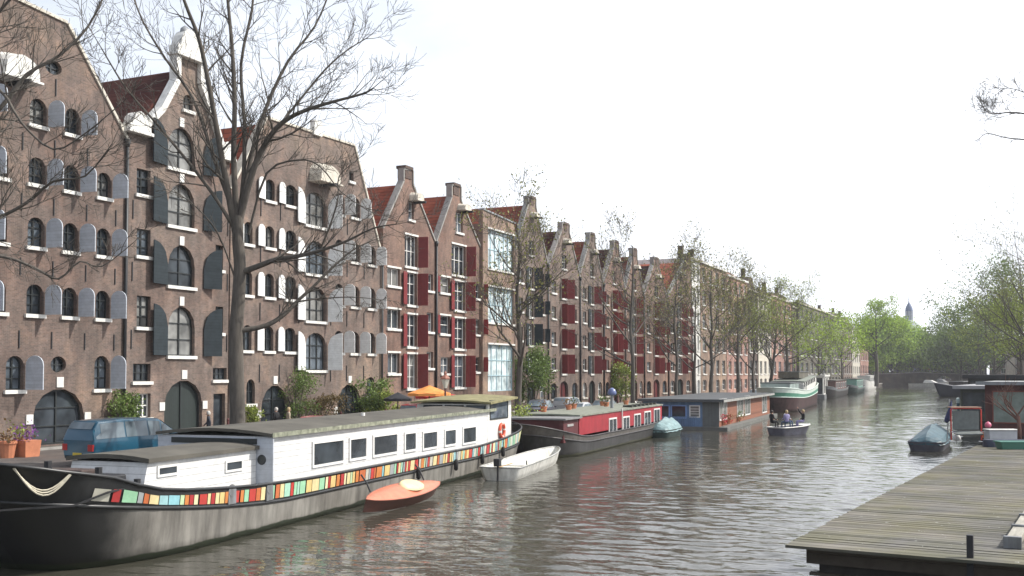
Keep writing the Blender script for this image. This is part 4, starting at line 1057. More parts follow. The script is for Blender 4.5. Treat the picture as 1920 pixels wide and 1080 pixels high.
for yy in (.35,1.6,3.0): m=MB(); m.box(-.75,.75,yy,yy+.35,.42,.47); m.build('thwart',WB,RB,local=True)
m=MB(); m.tube([(0,-.18,-.2),(0,-.12,.75)],.05,8); m.box(-.14,.14,-.38,.02,.7,1.05); m.tube([(0,0,.9),(0.05,.55,1.0)],.025,6); m.build('outboard_motor',IRON,RB,local=True,bev=.04)
# --- red barge
B2=boat_root('houseboat_barge','red cabined barge with dark hull moored beyond the white rowing boat',(1078,858),(1240,818),'houseboat',ext=3.2)
zt=lambda s:1.08+1.0*max(0,1-s/7)**1.8+.25*max(0,(s-20)/8)**2
Lb=(on_z(1078,858)-on_z(1243,817)).length+3.4
H=Hull(Lb,4.8,zt,4.0,2.2,1.4,.4,.6,.5,.05,off=-2.45)
DKR=mat('hull_dark_brown_grey',(.05,.045,.045),.45,.4,1.5,streak=.5)
m=MB(); H.mesh(m,-.6,.7); m.build('hull',hullmat('hull_grey_black',(.055,.053,.052),(.1,.1,.06),.28,.5),B2,True,local=True)
m=MB(); H.mesh(m,.7,1,m=2); m.build('bulwark',mat('bulwark_brown_grey',(.11,.1,.09),.6,.3,2,streak=.4),B2,True,local=True)
m=MB(); H.rail(m,.7,.06); H.rail(m,1.0,.05); m.build('rubbing_strake',DKR,B2,True,local=True)
m=MB(); H.deck(m,.85); m.build('deck',DECKG,B2,local=True)
REDP=mat('cabin_red',(.33,.025,.035),.5,.15,1.5,streak=.35)
KX2=-.35; y0,z1=on_l(B2,1086,778,KX2); y1=on_l(B2,1241,775,KX2)[0]
c,b=cabin(B2,'cabin',REDP,-4.5,KX2,y0,y1,1.2,z1-.1,ROOFG,.08,.1,0,.05,z0b=1.2,z1b=z1-.05); b.build('cabin_roof',mat('roof_pale_moss',(.2,.21,.17),.9,.3,2),c,local=True)
for q in [(1142,786,1155,810),(1168,783,1179,807),(1189,778,1200,804),(1208,773,1219,800),(1226,768,1236,795)]: side_win(B2,KX2,*q,c,FRW,GL,.05,2,fw=.1,hb=0)
cf,b=cabin(B2,'front_shelter',mat('shelter_dark_red',(.09,.02,.022),.6,.2),-4.4,KX2-.05,y0-2.9,y0-.01,.9,z1-.2,ROOFG,.2,.1); b.build('cabin_roof',mat('roof_grey_edge',(.2,.2,.2),.7),cf,local=True)
for xx in (-4.1,-2.9,-1.7): lwin(y0-2.6,xx,xx+.9,1.75,z1-.5,cf,mat('frame_grey',(.35,.34,.33),.5),GL,-.05,1,.06,ax='y')
lwin(KX2-.05,y0-2.2,y0-1.2,1.9,z1-.55,cf,mat('frame_grey',(.35,.34,.33)),GL)
m=MB(); yy=on_l(B2,1166,780,KX2+.1)[0]; m.tube([(KX2+.12,yy,z1-1.8),(KX2+.12,yy,z1+.1)],.05,8); m.build('roof_pole',WHITE,B2,local=True)
M2=INV[B2.name].inverted()
# planters and clutter on the red barge roof
rr=random.Random(8)
def pot(label,loc,plant,lm,r=.2,h=.32,n=26,sp=.16,sz=.08,group=None,m=TERRA,square=False,mats=None):
    t=thing('plant_pot',label,'plant pot',tuple(loc),0,group); g=MB()
    if square: g.hexa([(loc[0]-r,loc[1]-r,loc[2]),(loc[0]+r,loc[1]-r,loc[2]),(loc[0]+r,loc[1]+r,loc[2]),(loc[0]-r,loc[1]+r,loc[2])],[(loc[0]-r*1.15,loc[1]-r*1.15,loc[2]+h),(loc[0]+r*1.15,loc[1]-r*1.15,loc[2]+h),(loc[0]+r*1.15,loc[1]+r*1.15,loc[2]+h),(loc[0]-r*1.15,loc[1]+r*1.15,loc[2]+h)])
    else: g.lathe(loc,[(.01,0),(r*.75,0),(r,h*.85),(r*1.1,h*.85),(r*1.1,h),(r*.9,h),(r*.88,h-.05),(.01,h-.05)],12)
    g.build('pot',m,t)
    c=Vector(loc)+Vector((0,0,h+sp*.8))
    leaves([(c,None)],lm,'foliage',t,n,sp,sz,rr)
    g=MB(); 
    for k in range(4): g.tube([Vector(loc)+Vector((0,0,h-.06)),c+Vector((rr.uniform(-sp,sp),rr.uniform(-sp,sp),sp*.5))],.012,4)
    g.build('stems',TWIG,t)
    return t
FLP=leafmat('petal_purple',(.22,.08,.3)); FLR=leafmat('petal_red',(.5,.04,.06))
L2=y1-y0
for i,(xx,f,n_,m_) in enumerate([(-3.6,.12,'bare twiggy plant pot nearest the front of the red barge roof',LEAFR),(-3.2,.3,'second plant pot along the red barge roof with brown stems',LEAFR),(-3.7,.42,'round green plant pot mid way along the red barge roof',LEAFD),(-2.6,.62,'dark leafed pot right of the white vent on the red barge roof',LEAFD),(-3.4,.7,'low green pot toward the far end of the red barge roof',LEAFG),(-2.4,.84,'far end green pot on the red barge roof',LEAFG)]):
    pot(n_,M2@Vector((xx,y0+L2*f,z1+.05)),1,m_,.22,.35,40,.22,.08,'pots on the red barge roof',mats=None)
m=MB(); v=M2@Vector((-1.4,y0+L2*.5,z1))
V=thing('vent_cowl','grey mushroom vent pipe with blue dome on the red barge roof','vent',tuple(v))
m.tube([v,v+Vector((0,0,1.0))],.12,10); m.build('pipe',LEAD,V); m=MB(); m.lathe(v+Vector((0,0,1.0)),[(.05,-.05),(.3,0),(.33,.15),(.25,.38),(.08,.5),(.01,.52)],14); m.build('cowl',mat('cowl_blue',(.12,.15,.3),.3),V,True)
m=MB()
for i in range(7): 
    y=y0+L2*(.6+.055*i); m.box(-1.2,-.5,y,y+.35,z1+.06,z1+.2)
P_=m.build('roof_tray',mat('tray_dark',(.05,.05,.04),.7),B2,local=True)
# teal tarp boat
def tarp_boat(label,pa,pb,B,c,hullc,zr=.95,dh=0):
    r=boat_root('covered_boat',label,pa,pb,'boat',center=B/2); L_=(on_z(*pb)-on_z(*pa)).length
    Hh=Hull(L_,B,lambda s:.6+.1*(s/L_),.6,L_*.5,.1,.4,.3,.6,.15)
    m=MB(); Hh.mesh(m,-.3,1,n=20,m=4); m.build('hull',hullc,r,True,local=True)
    m=MB(); n=16; vs=[];fs=[]
    rr=random.Random(int(pa[0]))
    for i in range(n+1):
        t=.5-.5*cos(PI*i/n); e=sin(PI*min(1,max(0,t*1.02)))**.5 if 0<t<1 else 0
        for j in range(9):
            u=-1+2*j/8; p=Hh.pt(t,.93,1,.04); z=p.z+(zr-.6)*(1-abs(u))**.8*e*(1+.12*sin(t*19))+(rr.uniform(-.03,.03)); vs.append((p.x*u,p.y,z if abs(u)<.99 else p.z-.12+rr.uniform(-.05,.05)))
    for i in range(n):
        for j in range(8): fs.append((i*9+j,(i+1)*9+j,(i+1)*9+j+1,i*9+j+1))
    m.add(vs,fs); m.build('tarpaulin',c,r,local=True); return r
tarp_boat('small boat under a pale teal tarpaulin between the red barge and the blue houseboat',(1252,822),(1292,815),1.9,mat('tarp_teal',(.16,.25,.26),.6,.35,2.5),mat('hull_dark_green',(.03,.05,.045),.5),1.5)
# --- blue / wood houseboat
B3=boat_root('houseboat','flat roofed houseboat with blue end wall and brown plank side',(1352,808),(1452,779),'houseboat')
Lh=(on_z(1352,808)-on_z(1452,779)).length; Lh=min(Lh,34)
Wd=7.2
m=MB(); m.box(-Wd,.55,0,Lh,-.5,.3); m.build('pontoon',mat('pontoon_concrete',(.13,.13,.12),.9,.3,1),B3,local=True)
BLUEW=plank('blue_boards',(.13,.22,.38),.3,0,.6,.6,.15,.08); GREYWD=plank('grey_boards',(.13,.14,.14),.3,0,.7,.6,.15,.08)
WOODW=plank('brown_planks',(.25,.1,.058),.17,2,.65,.55,.25,.1)
zr=on_l(B3,1352,752,0)[1]
m=MB(); m.box(-Wd+.2,-.25,.5,Lh-.6,.301,zr-.1); c=m.build('cabin',WOODW,B3,local=True)
m=MB(); m.box(-Wd+.2,-1.7,.44,.498,.31,zr-.1); m.build('end_wall',BLUEW,c,local=True)
m=MB(); m.box(-1.7,-.24,.43,.498,.31,zr-.1); m.build('corner_wall',GREYWD,c,local=True)
m=MB(); m.box(-Wd-.2,.25,-.1,Lh-.2,zr-.1,zr+.14); m.build('roof',mat('roof_dark_grey',(.07,.075,.08),.7,.2,1),B3,local=True)
m=MB(); m.box(.252,.29,-.1,Lh-.2,zr-.12,zr+.1); m.build('roof_edge',mat('roof_fascia_grey',(.3,.3,.28),.7,.2),B3,local=True)
BLF=mat('frame_blue',(.2,.32,.6),.5)
for a_,b_ in ((-5.9,-4.7),(-4.4,-3.2),(-2.75,-2.0)): lwin(.44,a_,b_,1.1 if a_<-3 else 1.2,zr-.5,c,BLF if a_<-3 else FRW,GLC if a_>-3 else GL,-.05,1,.1,hb=4 if a_>-3 else 0,ax='y')
m=MB(); 
for i in range(26): m.box(-7+.19*i,-6.97+.19*i,-.02,.01,.45,1.15)
m.box(-7.02,-2.1,-.03,.02,1.15,1.2); m.build('railing',BLUEW,B3,local=True)
for q in [(1349,750,1362,785),(1382,747,1393,778),(1396,744,1406,776),(1429,741,1437,772)]:
    side_win(B3,-.25,*q,c,FRW,GLC,.05,2,fw=.12)
for i,(f,l,lm) in enumerate([(.06,'red flowering pot nearest the corner of the plank houseboat',FLR),(.13,'second pot of red plants along the plank side of the houseboat',LEAFR),(.3,'green pot under the paired windows of the plank houseboat',LEAFG)]):
    pot(l,INV[B3.name].inverted()@Vector((-.1,Lh*f,.42)),1,lm,.25,.35,90,.3,.09,'pots along the plank houseboat')

rr=random.Random(4)
# --- green white barge
B4=boat_root('houseboat_barge','white and green barge with a dark red hull moored beyond the plank houseboat',(1497,772),(1538,757),'houseboat',ext=5)
Lg=(on_z(1497,772)-on_z(1538,757)).length+6
zt=lambda s:2.6+.6*max(0,1-s/(Lg*.4))**1.5+1.1*max(0,(s-Lg*.45)/(Lg*.55))**2
H=Hull(Lg,5.4,zt,6,5,2,2,.6,.6,.06,off=-2.7)
m=MB(); H.mesh(m,-.6,.62); m.build('hull',mat('hull_dark_maroon',(.07,.035,.035),.5,.4,.8,streak=.5),B4,True,local=True)
m=MB(); H.mesh(m,.62,.8,m=1); m.build('green_band',mat('band_green',(.1,.28,.2),.45,.15),B4,True,local=True)
m=MB(); H.mesh(m,.8,1,m=1); H.rail(m,1,.07); H.rail(m,.62,.06); m.build('bulwark',mat('bulwark_white_green',(.62,.7,.64),.45,.1),B4,True,local=True)
m=MB(); H.deck(m,.9); m.build('deck',DECKG,B4,local=True)
ycab=Lg*.42; c,b=cabin(B4,'cabin',WHITE,-4.9,-.5,ycab,Lg-3,2.4,3.75,ROOFG,.15,.1,0,.1,z1b=4.5,z0b=2.6); b.build('cabin_roof',mat('roof_greenish',(.2,.22,.19),.8,.2),c,local=True)
for i in range(7):
    yy=ycab+1+i*(Lg-5-ycab)/7; zc=3.1+ .75*i/7; lwin(-.5,yy,yy+(Lg-5-ycab)/7*.5,zc-.02,zc+.52,c,FRD,GL,.05,1,.04)
m=MB(); 
for i in range(15): 
    p=H.pt(.04+.026*i,1,1); m.tube([p,p+Vector((0,0,.75))],.025,4)
m.tube([H.pt(.04+.026*i,1,1)+Vector((0,0,.75)) for i in range(15)],.025,4); m.build('railing',STEEL,B4,local=True)
c,b=cabin(B4,'glass_shelter',mat('shelter_grey_green',(.35,.42,.4),.4,.2),-4.6,-.9,3.5,ycab-2,2.6,3.7,ROOFG,.1,.1); b.build('cabin_roof',mat('roof_dark_grey',(.07,.075,.08)),c,local=True)
c,b=cabin(B4,'rear_cabin',GREYW,-4.4,-1.4,Lg*.5,Lg*.85,4.3,5.2,ROOFG,.1,.1); b.build('cabin_roof',STEEL,c,local=True)
for k in (1460,1468): 
    pass
# --- white posted shelter boat
def posted(label,pa,pb,B,zr,wc,name='houseboat',top=None,gap=.5,base=.9,roofm=WHITE,hullc=STEEL,np=3,nl=3):
    r=boat_root(name,label,pa,pb,'houseboat'); L_=min(28,(on_z(*pb)-on_z(*pa)).length)
    m=MB(); m.box(-B,0,0,L_,-.5,base); m.build('pontoon',hullc,r,local=True)
    m=MB(); m.box(-B+.15,-.15,.15,L_-.15,base,zr-.35); c=m.build('cabin',wc,r,local=True)
    m=MB(); m.box(-B-.1,.1,-.1,L_+.1,zr-.35,zr); m.build('roof',roofm,r,local=True)
    for i in range(np): w_=(B-.3)/np; lwin(.15,-B+.15+w_*i+w_*.2,-B+.15+w_*(i+1)-w_*.15,base+.15,zr-.6,c,wc,GL,-.04,1,.05,ax='y')
    for i in range(nl): w_=L_/(nl+.5); lwin(-.15,w_*(i+.3),w_*(i+.9),base+.3,zr-.65,c,wc,GL,.04,1,.05)
    return r
posted('tall white cabin boat with dark window strips behind the green barge',(1546,748),(1556,744),5,4.7,WHITE,base=.8)
def barge_small(label,pa,pb,B,z,hc,bc,cc,zc,ext=2,name='houseboat_barge',rc=ROOFG,c0=.2,c1=.92,nl=5,fc=FRW):
    r=boat_root(name,label,pa,pb,'houseboat',ext=ext); L_=min(40,(on_z(*pb)-on_z(*pa)).length+ext+2)
    z_=lambda s:z+.9*max(0,1-s/(L_*.3))**2+.5*max(0,(s-L_*.7)/(L_*.3))**2
    h=Hull(L_,B,z_,4,3,1,1,.6,.6,.06,off=-B/2)
    m=MB(); h.mesh(m,-.5,.75,n=24,m=4); m.build('hull',hc,r,True,local=True)
    m=MB(); h.mesh(m,.75,1,n=24,m=1); h.rail(m,1,.05,n=20); m.build('bulwark',bc,r,True,local=True)
    m=MB(); h.deck(m,.88,n=20); m.build('deck',DECKG,r,local=True)
    c,b=cabin(r,'cabin',cc,-B+.5,-.45,L_*c0,L_*c1,z*.8,zc,rc,.15,.12,0,.1); b.build('cabin_roof',rc,c,local=True)
    for i in range(nl): w_=L_*(c1-c0)/nl; y=L_*c0+w_*i+w_*.25; lwin(-.45,y,y+w_*.5,z+.35,zc-.4,c,fc,GL,.05,2,.08)
    return r
barge_small('dark barge with a brown cabin moored past the white posted cabin boat',(1568,746),(1596,739),5,1.6,DKR,STEEL,mat('cabin_brown',(.12,.06,.05),.6,.2),3.4,4)
barge_small('green cabined barge between the dark barge and the white cruiser',(1608,739),(1624,734),5,1.4,mat('hull_dark_green',(.03,.05,.045)),STEEL,mat('cabin_sea_green',(.16,.32,.27),.5,.15),3.5,3)
CR=barge_small('white motor cruiser moored last before the bridge',(1632,733),(1655,727),4.5,2.3,WHITE,WHITE,WHITE,4.2,5,name='motor_cruiser',rc=WHITE,c0=.3,c1=.8)
CR['category']='boat'
# white launch near bridge
def launch(label,p,yaw,L_,B,hm,zt_=.9,canopy=None,name='motor_boat',group=None,hw=.62):
    P=on_z(*p); r=thing(name,label,'boat',(P.x,P.y,0),yaw,group)
    h=Hull(L_,B,lambda s:zt_*(.85+.25*(s/L_)**2),.3,L_*.55,.1,.5,.25,.6,.2)
    def sh(m):
        for i,q in enumerate(m.v): m.v[i]=Vector((q.x,q.y-L_/2,q.z))
        return m
    m=MB(); h.mesh(m,-.3,1,n=22,m=4); sh(m).build('hull',hm,r,True,local=True)
    m=MB(); h.rail(m,1,.05,n=20); sh(m).build('gunwale',WHITE if hm is not WHITE else STEEL,r,True,local=True)
    m=MB(); h.deck(m,.5,n=20); sh(m).build('floor',DECKG,r,local=True)
    m=MB(); h.deck(m,.97,n=10,t0=.78,t1=1); sh(m).build('fore_deck',WHITE,r,local=True)
    if canopy:
        m=MB(); m.hexa([(-B*.4,-L_*.1,zt_),(B*.4,-L_*.1,zt_),(B*.36,L_*.25,zt_),(-B*.36,L_*.25,zt_)],[(-B*.33,-L_*.05,zt_+1.0),(B*.33,-L_*.05,zt_+1.0),(B*.25,L_*.1,zt_+.9),(-B*.25,L_*.1,zt_+.9)]); c=m.build('cabin',canopy,r,local=True,bev=.05)
        lwin(-L_*.085,-B*.28,B*.28,zt_+.3,zt_+.8,c,FRD,GL,-.03,1,.04,ax='y')
    return r
launch('white cabin launch in front of the bridge arch',(1740,727),PHI*-1-1.35,12.5,4.2,WHITE,1.7,WHITE)
launch('small white launch nosing out beside the bridge pier',(1763,727),-1.9,9,3.4,WHITE,2.0,STEEL)
# sloop under way with people
SL=launch('open blue grey sloop with people under way in mid canal',(1484,815),-.5,4.4,1.8,mat('sloop_blue_grey',(.1,.1,.13),.5,.4,2),.75,None,'sloop')
# ---------------- people ----------------
def person(label,loc,yaw,pose,top,bottom,hair,shoe=None,s=1.0,arm=None,group=None,hat=None):
    J={'pelvis':(0,0,.95),'belly':(0,.0,1.1),'chest':(0,.0,1.32),'neck':(0,.01,1.5),'head':(0,.03,1.6),'crown':(0,.02,1.72)}
    for sd,q in ((-1,'l'),(1,'r')):
        J.update({q+'sh':(sd*.17,0,1.43),q+'el':(sd*.23,-.02,1.15),q+'wr':(sd*.22,.1,.92),q+'hd':(sd*.21,.14,.83),q+'hp':(sd*.09,0,.9),q+'kn':(sd*.1,.03,.5),q+'an':(sd*.1,-.03,.09),q+'to':(sd*.11,.13,.04)})
    if pose=='walk':
        J['lkn']=(-.1,.16,.52);J['lan']=(-.1,.28,.12);J['lto']=(-.1,.42,.07);J['rkn']=(.1,-.02,.5);J['ran']=(.1,-.3,.14);J['rto']=(.1,-.18,.05);J['lel']=(-.23,-.12,1.17);J['lwr']=(-.2,-.1,.93);J['rel']=(.23,.08,1.16);J['rwr']=(.2,.26,.98);J['rhd']=(.19,.34,.95);J['lhd']=(-.2,-.06,.84)
    if pose=='sit':
        for k in list(J):
            x,y,z=J[k]
            if k[1:] in('kn',): J[k]=(x*1.3,.45,.5)
            elif k[1:]=='an': J[k]=(x*1.3,.45,.1)
            elif k[1:]=='to': J[k]=(x*1.3,.62,.05)
            elif k[1:]=='hp': J[k]=(x,.05,.48)
            elif k[1:]=='wr': J[k]=(x*.9,.3,.66)
            elif k[1:]=='hd': J[k]=(x*.8,.38,.62)
            elif k[1:]=='el': J[k]=(x,.03,.74)
            else: J[k]=(x,y,z-.45)
    if arm: 
        J['rel']=tuple(Vector(J['rsh'])+Vector((.12,.16,.18))); J['rwr']=tuple(Vector(J['rsh'])+Vector((.08,.3,.42))); J['rhd']=tuple(Vector(J['rsh'])+Vector((.07,.33,.52)))
    E=[('pelvis','belly','t'),('belly','chest','t'),('chest','neck','t'),('neck','head','s'),('head','crown','s')]
    for q in 'lr': E+=[('chest',q+'sh','t'),(q+'sh',q+'el','t'),(q+'el',q+'wr','t'),(q+'wr',q+'hd','s'),('pelvis',q+'hp','b'),(q+'hp',q+'kn','b'),(q+'kn',q+'an','b'),(q+'an',q+'to','f')]
    rdi={'pelvis':(.15,.11),'belly':(.14,.1),'chest':(.17,.11),'neck':(.06,.06),'head':(.085,.1),'crown':(.07,.08),'sh':(.075,.07),'el':(.05,.05),'wr':(.035,.035),'hd':(.04,.025),'hp':(.1,.1),'kn':(.065,.065),'an':(.045,.045),'to':(.04,.03)}
    names=list(J); me=bpy.data.meshes.new('t'); me.from_pydata([Vector(J[n])*1.0 for n in names],[(names.index(a),names.index(b)) for a,b,_ in E],[])
    tmp=bpy.data.objects.new('t',me); COL.objects.link(tmp); mod=tmp.modifiers.new('s','SKIN')
    for i,n in enumerate(names):
        sv=me.skin_vertices[0].data[i]; sv.radius=rdi[n] if n in rdi else rdi[n[1:]]; sv.use_root=(n=='pelvis')
    tmp.modifiers.new('u','SUBSURF').levels=1
    dg=bpy.context.evaluated_depsgraph_get(); m2=bpy.data.meshes.new_from_object(tmp.evaluated_get(dg)); bpy.data.objects.remove(tmp)
    m2.materials.clear()
    for q in (SKIN,top,bottom,shoe or RUBBER): m2.materials.append(q)
    km={'s':0,'t':1,'b':2,'f':3}
    for p in m2.polygons:
        c=p.center; best=9;bm_=1
        for a,b,k in E:
            A=Vector(J[a]);B=Vector(J[b]);d=B-A;t=max(0,min(1,(c-A).dot(d)/d.length_squared)); r_=(c-(A+d*t)).length
            if r_<best: best=r_;bm_=km[k]
        p.material_index=bm_; p.use_smooth=True
    r=thing('person',label,'person',tuple(loc),yaw,group); m2.name='body'
    b=bpy.data.objects.new('body',m2); COL.objects.link(b); b.parent=r
    hd=Vector(J['head'])+Vector((0,0,.05)); m=MB(); vs=[]
    m.lathe(hd+Vector((0,-.02,0)),[(.105,-.06),(.115,0),(.11,.07),(.07,.125),(.01,.145)],12,sx=.95,sy=1.05)
    m.v=[p if p.y<hd.y+.05 or p.z>hd.z+.04 else Vector((p.x,hd.y+.03,max(p.z,hd.z+.03))) for p in m.v]
    m.build('hair',hair,r,True,local=True)
    m=MB(); m.tube([hd+Vector((0,.08,-.02)),hd+Vector((0,.125,-.05))],[.012,.02],6); m.build('nose',SKIN,r,True,local=True)
    if s!=1: r.scale=(s,s,s)
    return r
cl=lambda n,c:mat('cloth_'+n,c,.9,.15,6)
HB=mat('hair_dark',(.03,.02,.015),.7,.2,9); HG=mat('hair_grey',(.45,.43,.4),.8,.1,9); HBL=mat('hair_blond',(.4,.3,.16),.7,.1,9)
NAVY=cl('navy',(.02,.025,.04)); BLACK=cl('black',(.012,.012,.014)); WHT=cl('white',(.7,.7,.7)); BEI=cl('beige',(.4,.33,.24)); JEAN=cl('jeans',(.06,.09,.16)); REDC=cl('red',(.4,.03,.03)); LBL=cl('light_blue',(.35,.45,.6)); PURP=cl('mauve',(.3,.27,.45)); GRY=cl('grey',(.2,.2,.2))
def gp(px,py,D): p=at_d(px,py,D); return (p.x,p.y,QZ)
person('balding man in dark jacket walking past the dark green arched door',gp(391,770,56),2.2,'walk',NAVY,BLACK,HG)
person('grey haired person in black by the vine covered arch',gp(518,770,62),1.4,'stand',BLACK,BLACK,HG)
person('person in pale top with dark trousers by the vine covered arch',gp(541,770,62),-.6,'stand',BEI,JEAN,HBL)
person('person in light blue shirt seated under the orange parasol',gp(772,750,70),-2.2,'sit',LBL,BLACK,HB,s=1.05)
person('small figure in white near the left bushes of the terrace',gp(741,765,70),1,'sit',WHT,JEAN,HB)
SM=Matrix.Translation(SL.location)@Matrix.Rotation(SL.rotation_euler.z,4,'Z')
for (x_,y_,l_,a,tp,bt,hr,yw) in [(-.45,-2.0,'dark coated person steering at the stern of the sloop',0,BLACK,BLACK,HB,-.2),(.45,-1.2,'person in mauve top sitting in the sloop',0,PURP,JEAN,HBL,1.2),(-.4,-.2,'person in white shirt sitting in the middle of the sloop',0,WHT,JEAN,HB,-1.5),(.3,1.2,'dark clothed person with raised arm at the bow of the sloop',1,BLACK,PURP,HBL,2.6)]:
    p=SM@Vector((x_,y_*.95,.52)); person(l_,tuple(p),SL.rotation_euler.z+yw,'sit' ,tp,bt,hr,arm=a,s=1.14)
rp=random.Random(9)
tp=[BLACK,WHT,REDC,LBL,GRY,BEI,NAVY]
pp=[person('person walking over the distant bridge in %s'%n,(x_,428,bz_(x_)+.1),rp.uniform(0,6),'walk',t_,BLACK,HB,s=1.05) for x_,n,t_ in ((-35,'a white top',WHT),(-33.3,'a black coat',BLACK),(-27,'a light blue top',LBL),(-22,'a red jacket',REDC),(-14,'a beige coat',BEI),(-9,'a grey jumper',GRY))]
# ---------------- street ----------------
def car(name,label,loc,yaw,L_,W_,Hh,paint,prof='van',cat='car',group=None):
    """+y forward. shell lofted from side profile"""
    r=thing(name,label,cat,loc,yaw,group)
    h=Hh; hb=h*.56
    if prof=='van':
        st=[(-L_/2,.45,hb*.98,.0),(-L_/2+.1,.3,hb,h*.80),(-L_/2+.35,.25,hb,h*.97),(-L_*.2,.22,hb,h),(.1,.22,hb,h),(L_*.14,.22,hb,h*.97),(L_*.33,.24,hb*.98,hb*1.03),(L_*.45,.26,hb*.86,0),(L_/2,.4,hb*.66,0)]
    else:
        st=[(-L_/2,.4,hb*.9,0),(-L_/2+.15,.28,hb,0),(-L_*.36,.24,hb,hb*1.1),(-L_*.2,.22,hb,h*.97),(0,.22,hb,h),(L_*.1,.22,hb,h*.96),(L_*.27,.24,hb,hb*1.04),(L_*.44,.26,hb*.84,0),(L_/2,.4,hb*.62,0)]
    m=MB(); vs=[];fs=[]; w=W_/2
    for (y,z0,z1,zt_) in st:
        e=.86 if abs(y)>L_/2-.01 else (.95 if abs(y)>L_*.42 else 1)
        top=zt_ if zt_>z1 else z1+.015
        tw=w*.78 if zt_>z1*1.1 else w*.88
        half=[(w*e*.93,z0),(w*e,z0+(z1-z0)*.45),(w*e*.96,z1),(tw,top-.06 if top>z1+.1 else top),(tw*.85,top)]
        ring=[(a,y,b) for a,b in half]+[(-a,y,b) for a,b in reversed(half)]
        vs+=ring
    n=10
    for i in range(len(st)-1):
        for j in range(n): 
            fs.append((i*n+j,i*n+(j+1)%n,(i+1)*n+(j+1)%n,(i+1)*n+j))
    fs.append(tuple(range(n))); fs.append(tuple((len(st)-1)*n+k for k in range(n))[::-1])
    m.add(vs,fs); b=m.build('body',paint,r,True,local=True,bev=.09)
    def pan(i0,i1,u0,u1,parent,name='side_window'):
        for sd in (0,1):
            q=[]
            for (i,u) in ((i0,u0),(i1,u1)):
                A=Vector(vs[i*n+2]);B=Vector(vs[i*n+3]); C=Vector(vs[(i+1)*n+2]);D=Vector(vs[(i+1)*n+3])
                lo=A.lerp(C,u);hi=B.lerp(D,u); q.append((lo.lerp(hi,.1),lo.lerp(hi,.92)))
            P=[q[0][0],q[1][0],q[1][1],q[0][1]]; nrm=(P[1]-P[0]).cross(P[3]-P[0]).normalized(); 
            if nrm.x<0: nrm=-nrm
            P=[p+nrm*.012 for p in P]
            if sd: P=[Vector((-p.x,p.y,p.z)) for p in P]
            g=MB(); g.add(P,[(0,1,2,3)]); g.build('side_window',GLCAR,b,local=True)
    if prof=='van': pan(1,2,.3,.9,b) ; pan(3,3,.0,.95,b); pan(2,2,.05,.95,b); pan(4,4,.0,.95,b); pan(5,5,.05,.7,b)
    else: pan(2,2,.25,.95,b); pan(3,3,.0,.95,b); pan(4,4,.0,.9,b); pan(5,5,.0,.6,b)
    def glass(i,name,f=(.08,.92)):
        P=[]; A=Vector(vs[i*n+3]);C=Vector(vs[(i+1)*n+3]); 
        if prof!='van' and i in (1,): A=Vector(vs[i*n+2])
        if (C-A).length<.05: return
        a=A.lerp(C,f[0]); c=A.lerp(C,f[1]); k=.9
        P=[Vector((a.x*k,a.y,a.z)),Vector((c.x*k,c.y,c.z)),Vector((-c.x*k,c.y,c.z)),Vector((-a.x*k,a.y,a.z))]
        nrm=(P[1]-P[0]).cross(P[3]-P[0]).normalized()
        if nrm.z<0: nrm=-nrm
        g=MB(); g.add([p+nrm*.06 for p in P],[(0,1,2,3)]); g.build(name,GLCAR,b,local=True)
    glass(5,'windscreen'); glass(1 if prof=='van' else 2,'rear_window')
    for sx in (-1,1):
        for yy in (-L_*.3,L_*.31):
            g=MB(); g.tube([(sx*(w-.2),yy,.31),(sx*(w+.01),yy,.31)],.31,16); wl=g.build('wheel',RUBBER,r,local=True)
            g=MB(); g.tube([(sx*(w+.0),yy,.31),(sx*(w+.02),yy,.31)],.19,12); g.build('rim',LEAD,wl,local=True)
        g=MB(); g.box(min(sx*w*.62,sx*w*.9),max(sx*w*.62,sx*w*.9),-L_/2-.02,-L_/2+.06,hb*.6,hb*.85); g.build('tail_light',mat('tail_light_red',(.4,.02,.02),.3),r,local=True)
        g=MB(); g.box(min(sx*w*.5,sx*w*.85),max(sx*w*.5,sx*w*.85),L_/2-.1,L_/2+.02,hb*.48,hb*.66); g.build('headlight',CHROME,r,local=True)
        g=MB(); g.box(min(sx*(w),sx*(w+.2)),max(sx*w,sx*(w+.2)),L_*.2,L_*.24,hb*1.0,hb*1.14); g.build('door_mirror',paint,r,local=True,bev=.03)
    g=MB(); g.box(-w*.25,w*.25,-L_/2-.03,-L_/2+.02,hb*.4,hb*.52); g.build('number_plate',mat('plate_yellow',(.7,.5,.05),.5),r,local=True)
    return r
GLCAR=glassmat('car_glass',(.06,.075,.085),.03)
def paint(n,c): 
    m=mat('car_paint_'+n,c,.28,.04); 
    m.node_tree.nodes['Principled BSDF'].inputs['Coat Weight'].default_value=.6; return m
fy=0  # facade direction is world +y
p=at_d(258,780,45.0)
car('minivan','metallic blue minivan parked behind the bow of the white barge',(p.x-.3,p.y,QZ),-.06,5.6,2.0,1.9,paint('teal_blue',(.01,.07,.12)),'van')
def carp(px,D): q=at_d(px,760,D); return (q.x,q.y,QZ)
car('parked_car','red car roof showing over the white barge near the arches',carp(597,58),0.02,4.1,1.7,1.45,paint('red',(.42,.05,.06)),'car')
car('parked_car','bright red car parked under the orange parasol terrace',carp(788,76),0.05,4.2,1.75,1.6,paint('bright_red',(.5,.02,.03)),'van')
car('parked_car','dark grey car parked by the white barge wheelhouse',carp(1014,88),0.1,4.6,1.8,1.62,paint('graphite',(.05,.05,.07)),'car')
car('parked_car','silver hatchback parked before the red barge',carp(1066,97),0,4.3,1.78,1.62,paint('silver',(.32,.34,.35)),'van')
car('parked_car','pale silver car half hidden by the pots on the red barge',carp(1088,84),0,4.3,1.78,1.5,paint('pale_silver',(.5,.51,.52)),'car')
